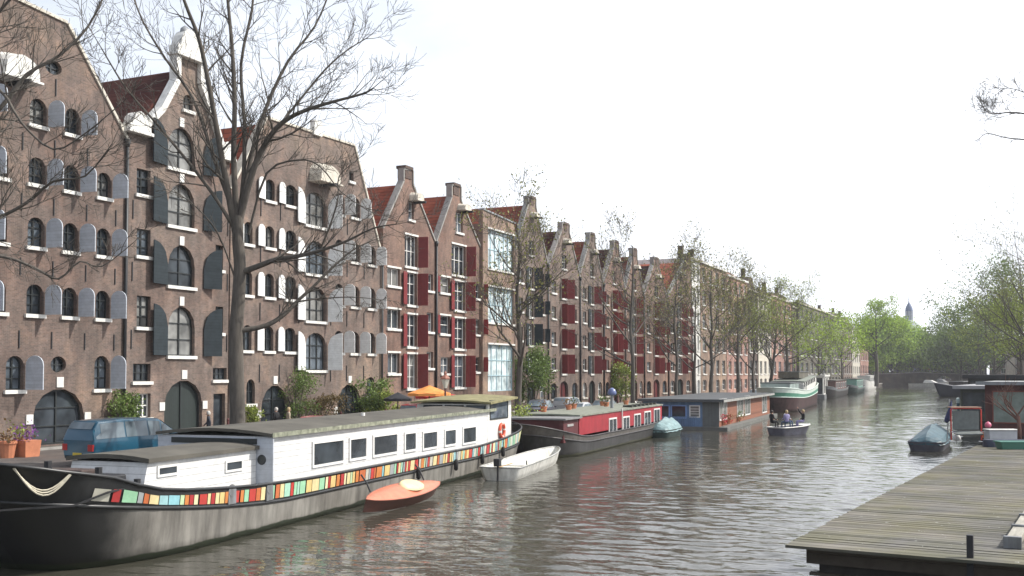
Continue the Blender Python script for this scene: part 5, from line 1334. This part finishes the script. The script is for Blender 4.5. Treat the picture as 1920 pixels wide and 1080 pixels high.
CG='cars parked on the far stretch of the left quay'
for i,(px,D,c,l) in enumerate([(1135,93,(.3,.25,.2),'beige car behind the roof of the red barge'),(1315,120,(.02,.02,.03),'black car behind the blue houseboat roof'),(1418,150,(.5,.5,.5),'white car by the bow of the green barge'),(1520,200,(.03,.03,.04),'dark car parked above the green barge cabin'),(1552,230,(.4,.03,.03),'red car parked behind the white posted cabin'),(1590,270,(.5,.5,.5),'light car parked on the quay above the dark barge')]):
    car('parked_car',l,carp(px,D),0,4.3,1.75,1.5,paint('c%d'%i,c),'car',group=CG)
# cars on right quay seen between trunks
CR_='cars parked on the far right quay'
proto=None
for i,(px,D,c,l) in enumerate([(1822,300,(.6,.6,.6),'white car farthest left on the right quay'),(1840,290,(.02,.02,.02),'black car on the right quay beside the white van'),(1866,240,(.6,.6,.58),'white car behind the dark houseboat roofs'),(1888,220,(.1,.1,.12),'grey car on the right quay under the olive trees'),(1908,210,(.5,.5,.52),'silver car at the right edge of the far quay')]):
    q=at_d(px,695,D); car('parked_car',l,(q.x,q.y,QZ),.3,4.3,1.75,1.5,paint('r%d'%i,c),'car',group=CR_)
# shrubs
def shrub(label,loc,w,h,lm,seed,n=700,size=.09,name='shrub',pot_=None,cat='shrub'):
    n=int(n*1.9)
    rr=random.Random(seed); t=thing(name,label,cat,loc,0); x,y,z=loc; m=MB()
    for k in range(9):
        a=rr.uniform(0,6.3); q=[Vector((x,y,z)),Vector((x+cos(a)*w*.15,y+sin(a)*w*.15,z+h*.4)),Vector((x+cos(a)*w*.35,y+sin(a)*w*.35,z+h*rr.uniform(.6,.95)))]
        m.tube(q,[.04,.03,.012],5)
    m.build('stems',BARK,t)
    m=MB(); cl_=[Vector((rr.uniform(-1,1)*w*.4,rr.uniform(-1,1)*w*.4,h*rr.uniform(.2,.92))) for _ in range(26)]
    for i in range(n):
        c=Vector((x,y,z))+rr.choice(cl_)+Vector((rr.gauss(0,w*.09),rr.gauss(0,w*.09),rr.gauss(0,h*.07)))
        s=size*rr.uniform(.5,1.4); u=Vector((rr.uniform(-1,1),rr.uniform(-1,1),rr.uniform(-1,1))).normalized(); v=u.orthogonal().normalized(); v.rotate(Matrix.Rotation(rr.uniform(0,6.3),3,u)); w_=u.cross(v)
        m.add([c-v*s,c-w_*s*.5,c+v*s,c+w_*s*.5],[(0,1,2,3)])
    m.build('foliage',lm,t); return t
def wy(px,off=.8): x=XF+off; return (x,YR(px,700,x),QZ)
shrub('rounded green bush against the brown warehouse above the blue minivan',wy(232),1.8,2.9,LEAFG,1,1300,.09)
shrub('climbing vine over the left half of the arch behind the people',wy(556,.5),2.9,4.2,LEAFG,2,1600,.08,'climbing_vine',cat='vine')
shrub('reddish green bush between the two arched doors',wy(604),3.2,2.2,leafmat('leaf_reddish',(.14,.1,.04)),3,1200,.09)
shrub('dense green bush at the drainpipe right of the second arched door',wy(694,.9),3.4,3.4,LEAFG,4,2000,.1)
shrub('bright yellow green bush beside the dense green bush',wy(717,2.2),2.2,2.6,LEAFY,5,1000,.1)
shrub('small grassy plant at the foot of the wall left of the vine arch',wy(474),1.2,1.7,LEAFY,6,500,.08)
shrub('tall ivy clump at the foot of the thin tree by the pale blue windows',wy(1000,1.6),4.5,6.5,LEAFG,7,2600,.13,'ivy',cat='ivy')
shrub('light green climber on the gabled warehouse behind the red barge',wy(1163,.8),3.5,5.5,LEAFY,8,1500,.14,'climbing_vine',cat='vine')
q=M_@Vector((-2.2,on_l(B1,985,800,-2.2)[0]-1.0,1.75))
pot('yellow green plant in a pot at the stern of the white barge',q,1,LEAFY,.3,.4,420,.42,.08)
# terracotta planters at left
for i,(px,py,l,lm) in enumerate([(14,850,'terracotta planter with dry plants at the lower left edge',LEAFR),(50,845,'larger terracotta planter with purple flowers beside the minivan',FLP),(36,848,'clay pot with yellow flowers between the two terracotta planters',LEAFY)]):
    D=47+i*.7; q=at_d(px,840,D); q.z=QZ
    pot(l,q,1,lm,.38 if i<2 else .26,.75,120,.3,.08,square=(i==1))
# orange parasol
def parasol(label,loc,r,h,c,rise=.55,valance=None):
    t=thing('parasol',label,'parasol',loc); x,y,z=loc
    m=MB(); m.tube([(x,y,z),(x,y,z+h)],.04,8); m.build('pole',IRON,t)
    m=MB(); n=8; vs=[Vector((x,y,z+h))]; fs=[]
    for k in range(16):
        a=2*PI*k/16; q=r*(1 if k%2==0 else .93); vs.append(Vector((x+q*cos(a),y+q*sin(a),z+h-rise-(0 if k%2==0 else -.03))))
    for k in range(16): a=2*PI*k/16; q=r*(1 if k%2==0 else .93); vs.append(Vector((x+q*cos(a),y+q*sin(a),z+h-rise-.16)))
    for k in range(16): fs.append((0,1+k,1+(k+1)%16)); fs.append((1+k,17+k,17+(k+1)%16,1+(k+1)%16))
    m.add(vs,fs); m.build('canopy',c,t)
    m=MB(); m.lathe((x,y,z),[(.3,0),(.3,.08),(.05,.1)],12); m.build('base',IRON,t); return t
q=at_d(805,740,70); parasol('orange parasol over the cafe terrace',(q.x,q.y,QZ),1.5,3.0,mat('canvas_orange',(.85,.33,.08),.8,.06))
q=at_d(746,740,72); parasol('charcoal parasol left of the orange one',(q.x,q.y,QZ),1.0,2.5,mat('canvas_charcoal',(.03,.03,.035),.8,.1),.45)
q=at_d(822,755,75); parasol('red parasol partly behind the orange one',(q.x,q.y,QZ),1.7,2.5,mat('canvas_red',(.5,.03,.03),.8,.1),.35)
# cafe tables
for i,(px,l) in enumerate(((765,'round cafe table beside the seated person in light blue'),(792,'round cafe table under the middle of the orange parasol'))):
    q=at_d(px,770,69.5); t=thing('cafe_table',l,'table',(q.x,q.y,QZ),0,'cafe tables'); m=MB(); m.lathe((q.x,q.y,QZ),[(.01,.75),(.4,.75),(.4,.72),(.01,.71)],16); m.build('tabletop',WHITE,t); m=MB(); m.tube([(q.x,q.y,QZ),(q.x,q.y,QZ+.71)],.04,6); m.build('leg',IRON,t)
def chair(label,loc,yaw,c):
    t=thing('chair',label,'chair',loc,yaw); m=MB(); m.box(-.22,.22,-.22,.22,.43,.47); m.build('seat',c,t,local=True,bev=.01)
    m=MB(); m.box(-.22,.22,-.24,-.2,.55,.9); m.build('backrest',c,t,local=True,bev=.01)
    for a in (-.19,.19):
        for b in (-.19,.19): m=MB(); m.tube([(a,b,0),(a*.95,b,.43 if b>0 else .9)],.018,6); m.build('leg',IRON,t,local=True)
q=gp(772,750,70); chair('terrace chair under the person in light blue',q,-2.2,mat('chair_red',(.35,.03,.03),.5)); q=gp(741,765,70); chair('terrace chair under the small figure in white',q,1,mat('chair_red',(.35,.03,.03),.5))
# street lamp
q=at_d(835,740,68); zl=at_d(835,705,68).z
t=thing('street_lamp','old style street lamp with a crown top beside the orange parasol','street lamp',(q.x,q.y,QZ))
m=MB(); m.lathe((q.x,q.y,QZ),[(.16,0),(.16,.5),(.08,.6),(.06,zl-QZ-.9),(.1,zl-QZ-.8)],10); m.build('post',mat('lamp_post_red_brown',(.12,.04,.035),.6),t)
m=MB(); m.lathe((q.x,q.y,zl-.8),[(.12,0),(.3,.55),(.32,.57)],6); m.build('lantern_glass',LAMPG,t)
m=MB(); m.lathe((q.x,q.y,zl-.2),[(.36,0),(.36,.06),(.2,.22),(.1,.28),(.12,.4),(.01,.55)],6); m.build('lantern_cap',mat('lamp_cap_copper',(.3,.12,.08),.6),t)
# posts between quay and road (amsterdammertjes)
pr=thing('bollard','brown street bollard on the quay','bollard',(0,0,0),0,'bollards along the left quay'); m=MB(); m.lathe((0,0,0),[(.1,0),(.1,.5),(.085,.52),(.075,.95),(.09,1.0),(.06,1.08),(.01,1.1)],10); m.build('post',mat('bollard_brown',(.12,.03,.03),.6),pr,local=True)
for i,y in enumerate([44,50,56,62,68,74,80,88,96,104,112,122,132]):
    o=pr if i==0 else copy_tree(pr); place(o,(XF+3.0,y,QZ)); o['label']='red brown bollard standing in the row before the house fronts'
# bicycles
def bike(label,loc,yaw,group):
    t=thing('bicycle',label,'bicycle',loc,yaw,group)
    for yy in (-.52,.52):
        m=MB(); n=20
        m.tube([(0,yy+.33*cos(2*PI*k/n),.34+.33*sin(2*PI*k/n)) for k in range(n+1)],.022,5); w_=m.build('wheel',RUBBER,t,local=True)
        m=MB()
        for k in range(6): a=PI*k/6; m.tube([(0,yy+.32*cos(a),.34+.32*sin(a)),(0,yy-.32*cos(a),.34-.32*sin(a))],.005,3)
        m.build('spokes',CHROME,w_,local=True)
    m=MB()
    for a,b in (((-.52,.34),(-.05,.3)),((-.05,.3),(-.18,.82)),((-.05,.3),(.38,.75)),((-.16,.72),(.36,.85)),((-.52,.34),(-.17,.75)),((.52,.34),(.35,.95))): m.tube([(0,a[0],a[1]),(0,b[0],b[1])],.02,5)
    m.build('frame',BLK2,t,local=True)
    m=MB(); m.tube([(-.28,.25,1.02),(-.1,.36,1.0),(.1,.36,1.0),(.28,.25,1.02)],.015,5); m.build('handlebar',CHROME,t,local=True)
    m=MB(); m.tube([(0,-.32,.9),(0,-.05,.9)],[.09,.03],6); m.build('saddle',RUBBER,t,local=True)
for i,(px,D,l) in enumerate([(646,70,'bicycle leaning near the second arched door'),(752,68,'bicycle left of the red car on the terrace'),(1212,103,'black bicycle behind the far end of the red barge'),(1226,105,'black bicycle by the corner of the blue houseboat'),(1240,104,'bicycle standing before the red gabled houses')]):
    q=at_d(px,780,D); bike(l,(q.x,q.y,QZ),R.uniform(0,3),'bicycles on the left quay')
for px,D in ((1120,100),(1128,98),(1140,101),(1150,99),(1184,103),(1196,101),(1204,104)):
    q=at_d(px,780,D); bike('bicycle standing among those parked on the quay behind the red barge',(q.x,q.y,QZ),R.uniform(0,3),'bicycles behind the red barge')
# ---------------- right hand dock ----------------
A=on_z(1470,1022,.8); Bp=on_z(1832,835,.8); dd_=(Bp-A).normalized(); rz=math.atan2(-dd_.x,dd_.y); LD=(Bp-A).length
DK=thing('wooden_dock','large weathered plank deck filling the lower right corner','dock',(A.x,A.y,0),rz)
DKW=plank('deck_planks',(.2,.19,.172),.19,1,.85,.45,.22,.12,wander=1)
BEAM=plank('fascia_planks',(.085,.07,.055),.3,2,.85,.5,.15,.06); DARKW=mat('dark_timber',(.035,.03,.025),.85,.3,2)
WD=13
m=MB(); m.box(.06,WD-.02,.03,LD-.1,.70,.735)
# individual boards for an uneven edge
m=MB(); rr=random.Random(2); y=0
while y<LD-.1:
    o=rr.uniform(-.03,.03); dz=rr.uniform(-.007,.007); m.box(o,WD,y+rr.uniform(.004,.014),y+.186-rr.uniform(0,.006),.738,.8+dz); y+=.19
m.build('planking',DKW,DK,local=True)
m=MB(); m.box(.5,WD,.35,.42,.35,.73); m.box(.45,.52,.35,LD-.3,.35,.73); m.build('fascia',BEAM,DK,local=True)
m=MB(); m.box(.7,WD,.6,LD-.5,-.8,.5); m.build('float',DARKW,DK,local=True)
m=MB(); m.box(.5,WD,.42,.6,.05,.12); 
m.build('ledge',BEAM,DK,local=True)
def dl(px,py,z=.8): return INV[DK.name]@on_z(px,py,z)
a=dl(1820,1042); 
P=thing('mooring_post','dark square post rising at the near edge of the plank deck','post',tuple(on_z(1820,1045,.8).xy)+(0,),rz)
m=MB(); m.box(-.07,.07,-.14,-.0,-.8,1.32); m.build('post',IRON,P,local=True,bev=.01)
# timber lying along the deck
TBL=mat('pale_timber',(.33,.31,.26),.8,.3,2,stretch=(4,.4,4)); 
q0=dl(1898,1030); q1=dl(1925,925)
Tm=thing('timber_beam','pale weathered beam in clamps lying along the deck at the right edge','timber',tuple(INV[DK.name].inverted()@Vector((q0.x,q0.y,.8))),rz-.0)
ln=7.5; 
m=MB(); m.box(-.16,.16,.1,ln,.06,.24); m.build('beam',TBL,Tm,local=True,bev=.015)
for yy in (.05,2.3,4.7): m=MB(); m.box(-.2,.2,yy,yy+.16,.005,.29); m.build('clamp',STEEL,Tm,local=True,bev=.01)
Rm=thing('rubber_mat','reddish brown mat beside the pale beam at the right edge','mat',tuple(INV[DK.name].inverted()@Vector((q0.x+.45,q0.y+.6,.806))),rz)
m=MB(); m.box(0,2.6,0,3.2,.003,.03); m.build('sheet',mat('mat_red_brown',(.2,.09,.065),.9,.3,4),Rm,local=True)
# deck furniture at the far end
def dw(px,py): return on_z(px,py,.8)
q=dw(1812,828); SW=thing('garden_swing','red framed garden swing seat with grey cloth back on the dock','garden swing',(q.x,q.y,.8),PHI)
REDF=mat('frame_red',(.5,.04,.03),.4); GRC=mat('canvas_grey',(.14,.155,.15),.8,.2,3)
w2=.93
m=MB()
m.tube([(-w2,0,.1),(-w2,0,1.95),(-w2+.08,0,2.05),(w2-.08,0,2.05),(w2,0,1.95),(w2,0,.1)],.05,8); m.build('frame',REDF,SW,local=True)
m=MB(); m.box(-w2+.12,w2-.12,.02,.08,.72,1.9); m.build('backrest',GRC,SW,local=True,bev=.02)
m=MB(); m.hexa([(-w2+.1,-.55,.42),(w2-.1,-.55,.42),(w2-.1,.05,.55),(-w2+.1,.05,.55)],[(-w2+.1,-.55,.52),(w2-.1,-.55,.52),(w2-.1,.05,.68),(-w2+.1,.05,.68)]); m.build('seat',GRC,SW,local=True,bev=.03)
for sx in (-1,1):
    m=MB(); m.tube([(sx*w2,.35,0),(sx*w2,-.7,0),(sx*w2,-.7,.55),(sx*w2,0,.62)],.03,6); m.build('leg',CHROME,SW,local=True)
m=MB(); m.box(-w2,w2,-.1,.55,2.08,2.13); m.build('canopy',mat('canopy_faded',(.45,.28,.2),.8),SW,local=True)
# orange and pink buoys
for px,py,c,l,r_ in ((1848,815,(.8,.22,.04),'orange buoy beside the red swing frame',.24),(1853,797,(.75,.18,.28),'pink ball on a crate beside the red swing frame',.2)):
    q=dw(px,826); zc=at_d(px,py,(q-CO).dot(f0)).z
    t=thing('buoy' if c[2]<.1 else 'ball',l,'buoy' if c[2]<.1 else 'ball',(q.x,q.y,zc)); m=MB(); m.lathe((0,0,0),[(.001,-r_)]+[(r_*cos(a),r_*sin(a)) for a in [-1.3+2.6*i/8 for i in range(9)]]+[(.03,r_*1.05),(.03,r_*1.25)],16); m.build('float',mat('plastic_%s'%('orange' if c[2]<.1 else 'pink'),c,.4,.1),t,True,local=True)
    if c[2]>.1: CRZ=zc-.2; CRP=q
t=thing('crate','small dark crate under the pink ball','crate',(CRP.x,CRP.y,.8),PHI)
m=MB(); m.box(-.25,.25,-.2,.2,0,max(.3,CRZ-.8)); m.build('box',DARKW,t,local=True,bev=.01)
# deck boxes right
q=dw(1878,830); t=thing('storage_box','white deck box in front of the red houseboat','box',(q.x,q.y,.8),PHI); m=MB(); m.box(-.9,.9,-.4,.4,0,.75); m.build('box',mat('plastic_white_grey',(.5,.51,.53),.6,.1,2),t,local=True,bev=.03); m=MB(); m.box(-.95,.95,-.45,.45,.755,.82); m.build('lid',WHITE,t,local=True,bev=.02)
q=dw(1888,838); t=thing('upturned_boat','small dark blue upturned dinghy before the white deck box','boat',(q.x,q.y,.8),PHI); m=MB(); hh=Hull(2.6,1.0,lambda s:.4,.3,1.2,0,0,.3,.6,.2); hh.mesh(m,0,1,n=16,m=4); hh.deck(m,0.02,.0,n=12); m.v=[Vector((v.y-1.3,v.x,.42-v.z*1.0)) for v in m.v]; m.build('hull',mat('dinghy_navy',(.03,.04,.07),.5),t,True,local=True)
q=dw(1908,842); t=thing('trough','green plastic trough at the right end of the dock','trough',(q.x,q.y,.8),PHI); m=MB()
m.hexa([(-1,-.35,0),(1,-.35,0),(1,.35,0),(-1,.35,0)],[(-1.1,-.42,.4),(1.1,-.42,.4),(1.1,.42,.4),(-1.1,.42,.4)]); m.build('tub',mat('plastic_green',(.05,.16,.12),.5,.1),t,local=True,bev=.02)
m=MB(); m.box(-1.15,1.15,-.47,.47,.39,.44); m.build('rim',mat('plastic_green_rim',(.07,.22,.17),.5,.1),t,local=True)
# folded blue parasol, white bag
q=dw(1783,826); t=thing('parasol','folded dark blue parasol leaning at the left of the red swing','parasol',(q.x,q.y,.8),PHI); m=MB(); m.tube([(-.25,0,0),(-.05,0,2.6)],.03,6); m.build('pole',LEAD,t,local=True); m=MB(); m.tube([(-.3,0,1.15),(-.18,0,1.35),(-.02,0,1.9),(.08,0,2.5)],[.12,.2,.14,.03],8); m.build('canopy',mat('canvas_navy',(.05,.06,.14),.8,.1),t,local=True)
m=MB(); m.v=[]; t2=thing('plastic_bag','white bag at the foot of the red swing','bag',(q.x+.35,q.y-.3,.8),0); m.lathe((0,0,0),[(.01,0),(.2,.02),(.24,.2),(.15,.38),(.05,.45),(.1,.52)],10); m.build('bag',WHT,t2,True,local=True)
# blue tarp boat at dock
tarp_boat('boat under a dark blue green tarpaulin at the far left corner of the dock',(1772,848),(1794,828),2.3,mat('tarp_blue_green',(.035,.085,.11),.55,.3,2.5),mat('hull_grey_blue',(.1,.1,.12),.5),1.5)
# red houseboat right
def gz(px,py,D): return at_d(px,py,D)
def hb(label,px0,D,w,L_,zroof,wc,rc,fz=.6,wins=2,over=.35,thick=.14,name='houseboat',fc=FRD,gm=GL,rz_=None,ec=None):
    q=at_d(px0,700,D); r=thing(name,label,'houseboat',(q.x,q.y,0),rz if rz_ is None else rz_)
    m=MB(); m.box(-.3,w+.3,-.3,L_+.3,-.6,fz); m.build('pontoon',DARKW,r,local=True)
    m=MB(); m.box(0,w,0,L_,fz,zroof-thick); c=m.build('cabin',wc,r,local=True)
    m=MB(); m.box(-over,w+over,-over,L_+over,zroof-thick,zroof); m.build('roof',rc,r,local=True)
    if ec: m=MB(); m.box(-over-.03,w+over+.03,-over-.06,-over-.002,zroof-thick-.05,zroof+.03); m.build('roof_edge',ec,r,local=True)
    ww=w/wins
    for i in range(wins): lwin(0,ww*i+ww*.12,ww*(i+1)-ww*.12,fz+.9,zroof-.7,c,fc,gm,-.05,1,.08,ax='y')
    for i in range(4): lwin(0,L_*(i+.2)/4,L_*(i+.75)/4,fz+.9,zroof-.7,c,fc,gm,-.05,1,.08)
    return r
GRE=mat('window_pale_reflect',(.2,.24,.21),.15,.3,1.2)
D_=73; RHB=hb('red brown houseboat with a pale roof edge behind the dock at right',1846,D_,9,12,at_d(1880,716,D_).z,plank('red_brown_boards',(.1,.03,.025),.2,0,.6,.6,.12,.08),mat('roof_light_grey',(.4,.41,.4),.7,.15,2),.7,2,.5,.16,fc=mat('frame_red_brown',(.2,.05,.035),.5),gm=GRE,ec=LEAD)
hb('low houseboat with a pale grey roof left behind the red brown houseboat',1800,96,9,18,at_d(1810,723,96).z,mat('wall_dark_green',(.05,.06,.045),.7,.2),mat('roof_mid_grey',(.3,.3,.31),.7,.15,2),.7,4,.6,.3)
hb('long black roofed houseboat farther back along the right quay',1815,128,9,26,at_d(1860,703,128).z,mat('wall_charcoal',(.03,.03,.03),.7,.2),mat('roof_black',(.03,.03,.032),.8,.2),.8,4,.6,.45)
# dark prow boat
r=thing('houseboat_barge','dark blue hulled barge with pointed bow facing the bridge at right','houseboat',tuple(on_z(1752,744).xy)+(0,),-.62)
zt=lambda s:1.9+1.1*max(0,1-s/8)**1.5
H=Hull(17,4.6,zt,7,3,1.6,.4,.75,.5,.1,off=0)
m=MB(); H.mesh(m,-.5,1,n=24,m=4); m.build('hull',mat('hull_blue_black',(.018,.022,.04),.4,.3,1),r,True,local=True)
m=MB(); H.rail(m,1,.08,n=24); m.build('gunwale',mat('gunwale_grey',(.5,.5,.55),.5),r,True,local=True)
m=MB(); H.deck(m,.97,n=24); m.build('deck',mat('deck_dark_blue',(.05,.06,.08),.7),r,local=True)
c,b=cabin(r,'cabin',DKR,-1.8,1.8,7,16,1.8,3.2,ROOFG,.2,.1); b.build('cabin_roof',mat('roof_mid_grey',(.3,.3,.31)),c,local=True)
# houseboat mooring pile and flag
q=on_z(1797,790,0); t=thing('mooring_pile','blue green pile with a pale cap by the folded parasol','post',(q.x,q.y,0)); m=MB(); m.tube([(0,0,-.8),(0,0,2.4)],.16,10); m.build('pile',mat('pile_blue',(.03,.09,.12),.6),t,local=True); m=MB(); m.lathe((0,0,2.4),[(.19,-.5),(.19,0),(.01,.06)],10); m.build('cap',mat('cap_pale',(.5,.6,.58),.6),t,local=True)
# bare shrub trunk at the red houseboat
q=dw(1912,834); T=thing('bare_tree','small bare brown tree in front of the red brown houseboat','tree',(q.x,q.y,.8)); mt=MB(); rr=random.Random(12); tips=[]
P0=Vector((q.x,q.y,.8)); mt.tube([P0,P0+Vector((0,0,.9)),P0+Vector((-.05,0,1.7))],[.13,.11,.1],8)
for k in range(5): a=rr.uniform(0,6.3); grow(mt,P0+Vector((-.05,0,1.4+.1*k)),Vector((cos(a),sin(a),.9)),1.7,.06,2,tips,(3,4),.2,.12,rr)
mt.build('trunk',mat('bark_red_brown',(.16,.08,.06),.9,.3,3),T,True)

# ---------------- houses beyond and across ----------------
def far_house(label,x0,x1,y0,y1,zt,br,roofz=2.5,face='near',rm=TILEG,nf=4,nr=4,side=None,group=None):
    """plain far house; windows on the near face and on the canal side face"""
    r=thing('far_house',label,'house',((x0+x1)/2,y0,QZ),0,group)
    m=MB(); m.box(x0,x1,y0,y1,QZ-.1,zt); w=m.build('wall',br,r)
    m=MB(); m.prism([(y0+.1,zt+.003),((y0+y1)/2,zt+roofz),(y1-.1,zt+.003)],lambda a,b:(x0+.1,a,b),lambda a,b:(x1-.1,a,b)); m.build('roof',rm,r)
    m=MB(); m.box(x0-.25,x1+.25,y0-.25,y1+.25,zt-.45,zt-.1); m.build('cornice',CREAM,r)
    m=MB(); m.box((x0+x1)/2-.5,(x0+x1)/2+.5,y0+2,y0+2.8,zt,zt+roofz+1); m.build('chimney',BR5,r)
    st=(zt-QZ-1)/nr
    for k in range(nr):
        z0=QZ+.8+k*st; z1=z0+st*.6
        if side:
            xs=x0 if side<0 else x1
            for i in range(nf):
                a=y0+(y1-y0)*(i+.28)/nf; b=y0+(y1-y0)*(i+.72)/nf
                m=MB(); m.box(xs-.06,xs+.06,a-.1,b+.1,z0-.1,z1+.1); f=m.build('window',FRW,r); m=MB(); m.box(xs-.09,xs+.09,a,(a+b)/2-.04,z0,z1); m.box(xs-.09,xs+.09,(a+b)/2+.04,b,z0,z1); m.build('pane',GL,f)
        for i in range(nf):
            a=x0+(x1-x0)*(i+.28)/nf; b=x0+(x1-x0)*(i+.72)/nf
            if side and face!='near': continue
            m=MB(); m.box(a-.1,b+.1,y0-.06,y0+.05,z0-.1,z1+.1); f=m.build('window',FRW,r); m=MB(); m.box(a,(a+b)/2-.04,y0-.09,y0+.04,z0,z1); m.box((a+b)/2+.04,b,y0-.09,y0+.04,z0,z1); m.build('pane',GL,f)
rh=random.Random(6)
G1='houses along the right quay behind the trees'
adj=['first brown brick house seen under the olive trees at right','grey house second from the right edge behind the trees','tall tan house third behind the right quay trees','dark brick house fourth behind the right quay trees','pink house fifth behind the right quay trees','far brown house by the right end of the bridge','cream house nearest the right end of the bridge']
for i,(y,b) in enumerate(zip((205,235,265,295,328,360,392),(BR2,GREYW,BR4,BR5,BR6,BR2,CREAM))):
    far_house(adj[i],21-i*2.8,33-i*2.8,y,y+26,QZ+11+rh.random()*3,b,side=-1,group=G1,face='side')
G2='houses beyond the bridge'
for i,(x0,x1,y,zt_,b,l) in enumerate([(-62,-50,452,13,BR2,'brown house just beyond the left end of the bridge'),(-49,-42,470,12,BR6,'pinkish house beyond the bridge behind the bright green tree'),(-12,-2,450,12,BR5,'dark house beyond the right end of the bridge'),(-1,12,446,13,BR2,'brick house right beyond the bridge behind the dark green tree'),(-44,-30,560,12,GREYW,'grey house far beyond the bridge below the dome'),(-29,-12,570,11,BR5,'dark house far beyond the bridge right of the dome')]):
    far_house(l,x0,x1,y,y+14,QZ+zt_,b,group=G2)
for i,(px,D,top,lm,l) in enumerate([(1655,440,650,LEAFBRIGHT,'low bright tree at the left bridge end'),(1690,450,655,LEAFY,'low yellow green tree behind the bridge railing'),(1722,455,640,LEAFG,'low green tree beyond the middle of the bridge'),(1755,470,640,LEAFG,'low green tree beyond the bridge arch'),(1785,440,635,LEAFG,'low dark tree beyond the right bridge end'),(1815,420,630,LEAFD,'dark leafed tree beside the right bridge end'),(1845,400,620,LEAFG,'round green tree behind the right quay cars')]):
    p=at_d(px,690,D); spring('leafy_tree',l,(p.x,p.y,QZ),at_d(px,top,D).z-QZ,60+i,lm,12,.5,1.3,trunk_r=.35,lev=3,sp=1.7,start=.08,drop=0,group='low trees around the far bridge')
# haze
m=MB(); m.box(-260,260,-45,1000,-3.2,70)
hm=bpy.data.materials.new('haze_air'); hm.use_nodes=True; nt=hm.node_tree; nt.nodes.remove(nt.nodes['Principled BSDF'])
v=nt.nodes.new('ShaderNodeVolumePrincipled'); v.inputs['Color'].default_value=(.93,.95,1,1); v.inputs['Density'].default_value=.00024; v.inputs['Anisotropy'].default_value=.2
nt.links.new(v.outputs[0],nt.nodes['Material Output'].inputs['Volume'])
HZ=m.build('haze',hm); HZ['kind']='stuff'
# ---------------- light, sky, camera ----------------
w=bpy.data.worlds.new('World'); scene.world=w; w.use_nodes=True; nt=w.node_tree
bg=nt.nodes['Background']; sk=nt.nodes.new('ShaderNodeTexSky'); sk.sky_type='NISHITA'; sk.sun_disc=False
SEL=rad(44); SAZ=rad(58)
sk.sun_elevation=SEL; sk.sun_rotation=SAZ; sk.dust_density=2.5; sk.air_density=1; sk.ozone_density=1.2
tc=nt.nodes.new('ShaderNodeTexCoord'); mp=nt.nodes.new('ShaderNodeMapping'); nt.links.new(tc.outputs['Generated'],mp.inputs[0])
mp.inputs['Scale'].default_value=(1,1,2.6)
nz=noise(nt,mp.outputs[0],1.7,6,.55)
# thin cloud veil, thicker towards the sun side
dp=nt.nodes.new('ShaderNodeVectorMath'); dp.operation='DOT_PRODUCT'; nt.links.new(tc.outputs['Generated'],dp.inputs[0]); dp.inputs[1].default_value=(sin(SAZ)*.9,cos(SAZ)*.9,-.2)
ma=nt.nodes.new('ShaderNodeMath'); ma.operation='MULTIPLY_ADD'; nt.links.new(dp.outputs['Value'],ma.inputs[0]); ma.inputs[1].default_value=.55; nt.links.new(nz,ma.inputs[2])
fac=ramp(nt,ma.outputs[0],[(.24,(.2,)*3),(.5,(.6,)*3),(.68,(.95,)*3)])
cl=nt.nodes.new('ShaderNodeRGB'); cl.outputs[0].default_value=(12.4,12.8,13.6,1)
sky=mixc(nt,fac,sk.outputs[0],cl.outputs[0]); nt.links.new(sky,bg.inputs[0]); bg.inputs[1].default_value=.1
sd=Vector((sin(SAZ)*cos(SEL),cos(SAZ)*cos(SEL),sin(SEL)))
ld=bpy.data.lights.new('sun','SUN'); ld.energy=4.2; ld.angle=rad(.6); ld.color=(1,.95,.87)
lo=bpy.data.objects.new('sun',ld); COL.objects.link(lo); lo.rotation_euler=(-sd).to_track_quat('-Z','Y').to_euler(); lo.location=(50,50,80)
cd=bpy.data.cameras.new('camera'); co=bpy.data.objects.new('camera',cd); COL.objects.link(co); scene.camera=co
cd.sensor_width=36; cd.lens=FL*36/1920; cd.shift_y=(PV-540)/1920; cd.clip_end=8000; cd.clip_start=.3
co.location=CO; co.rotation_euler=(PI/2+TH,0,PHI)
scene.view_settings.view_transform='Standard'; scene.view_settings.look='None'; scene.view_settings.exposure=.36; scene.view_settings.gamma=1
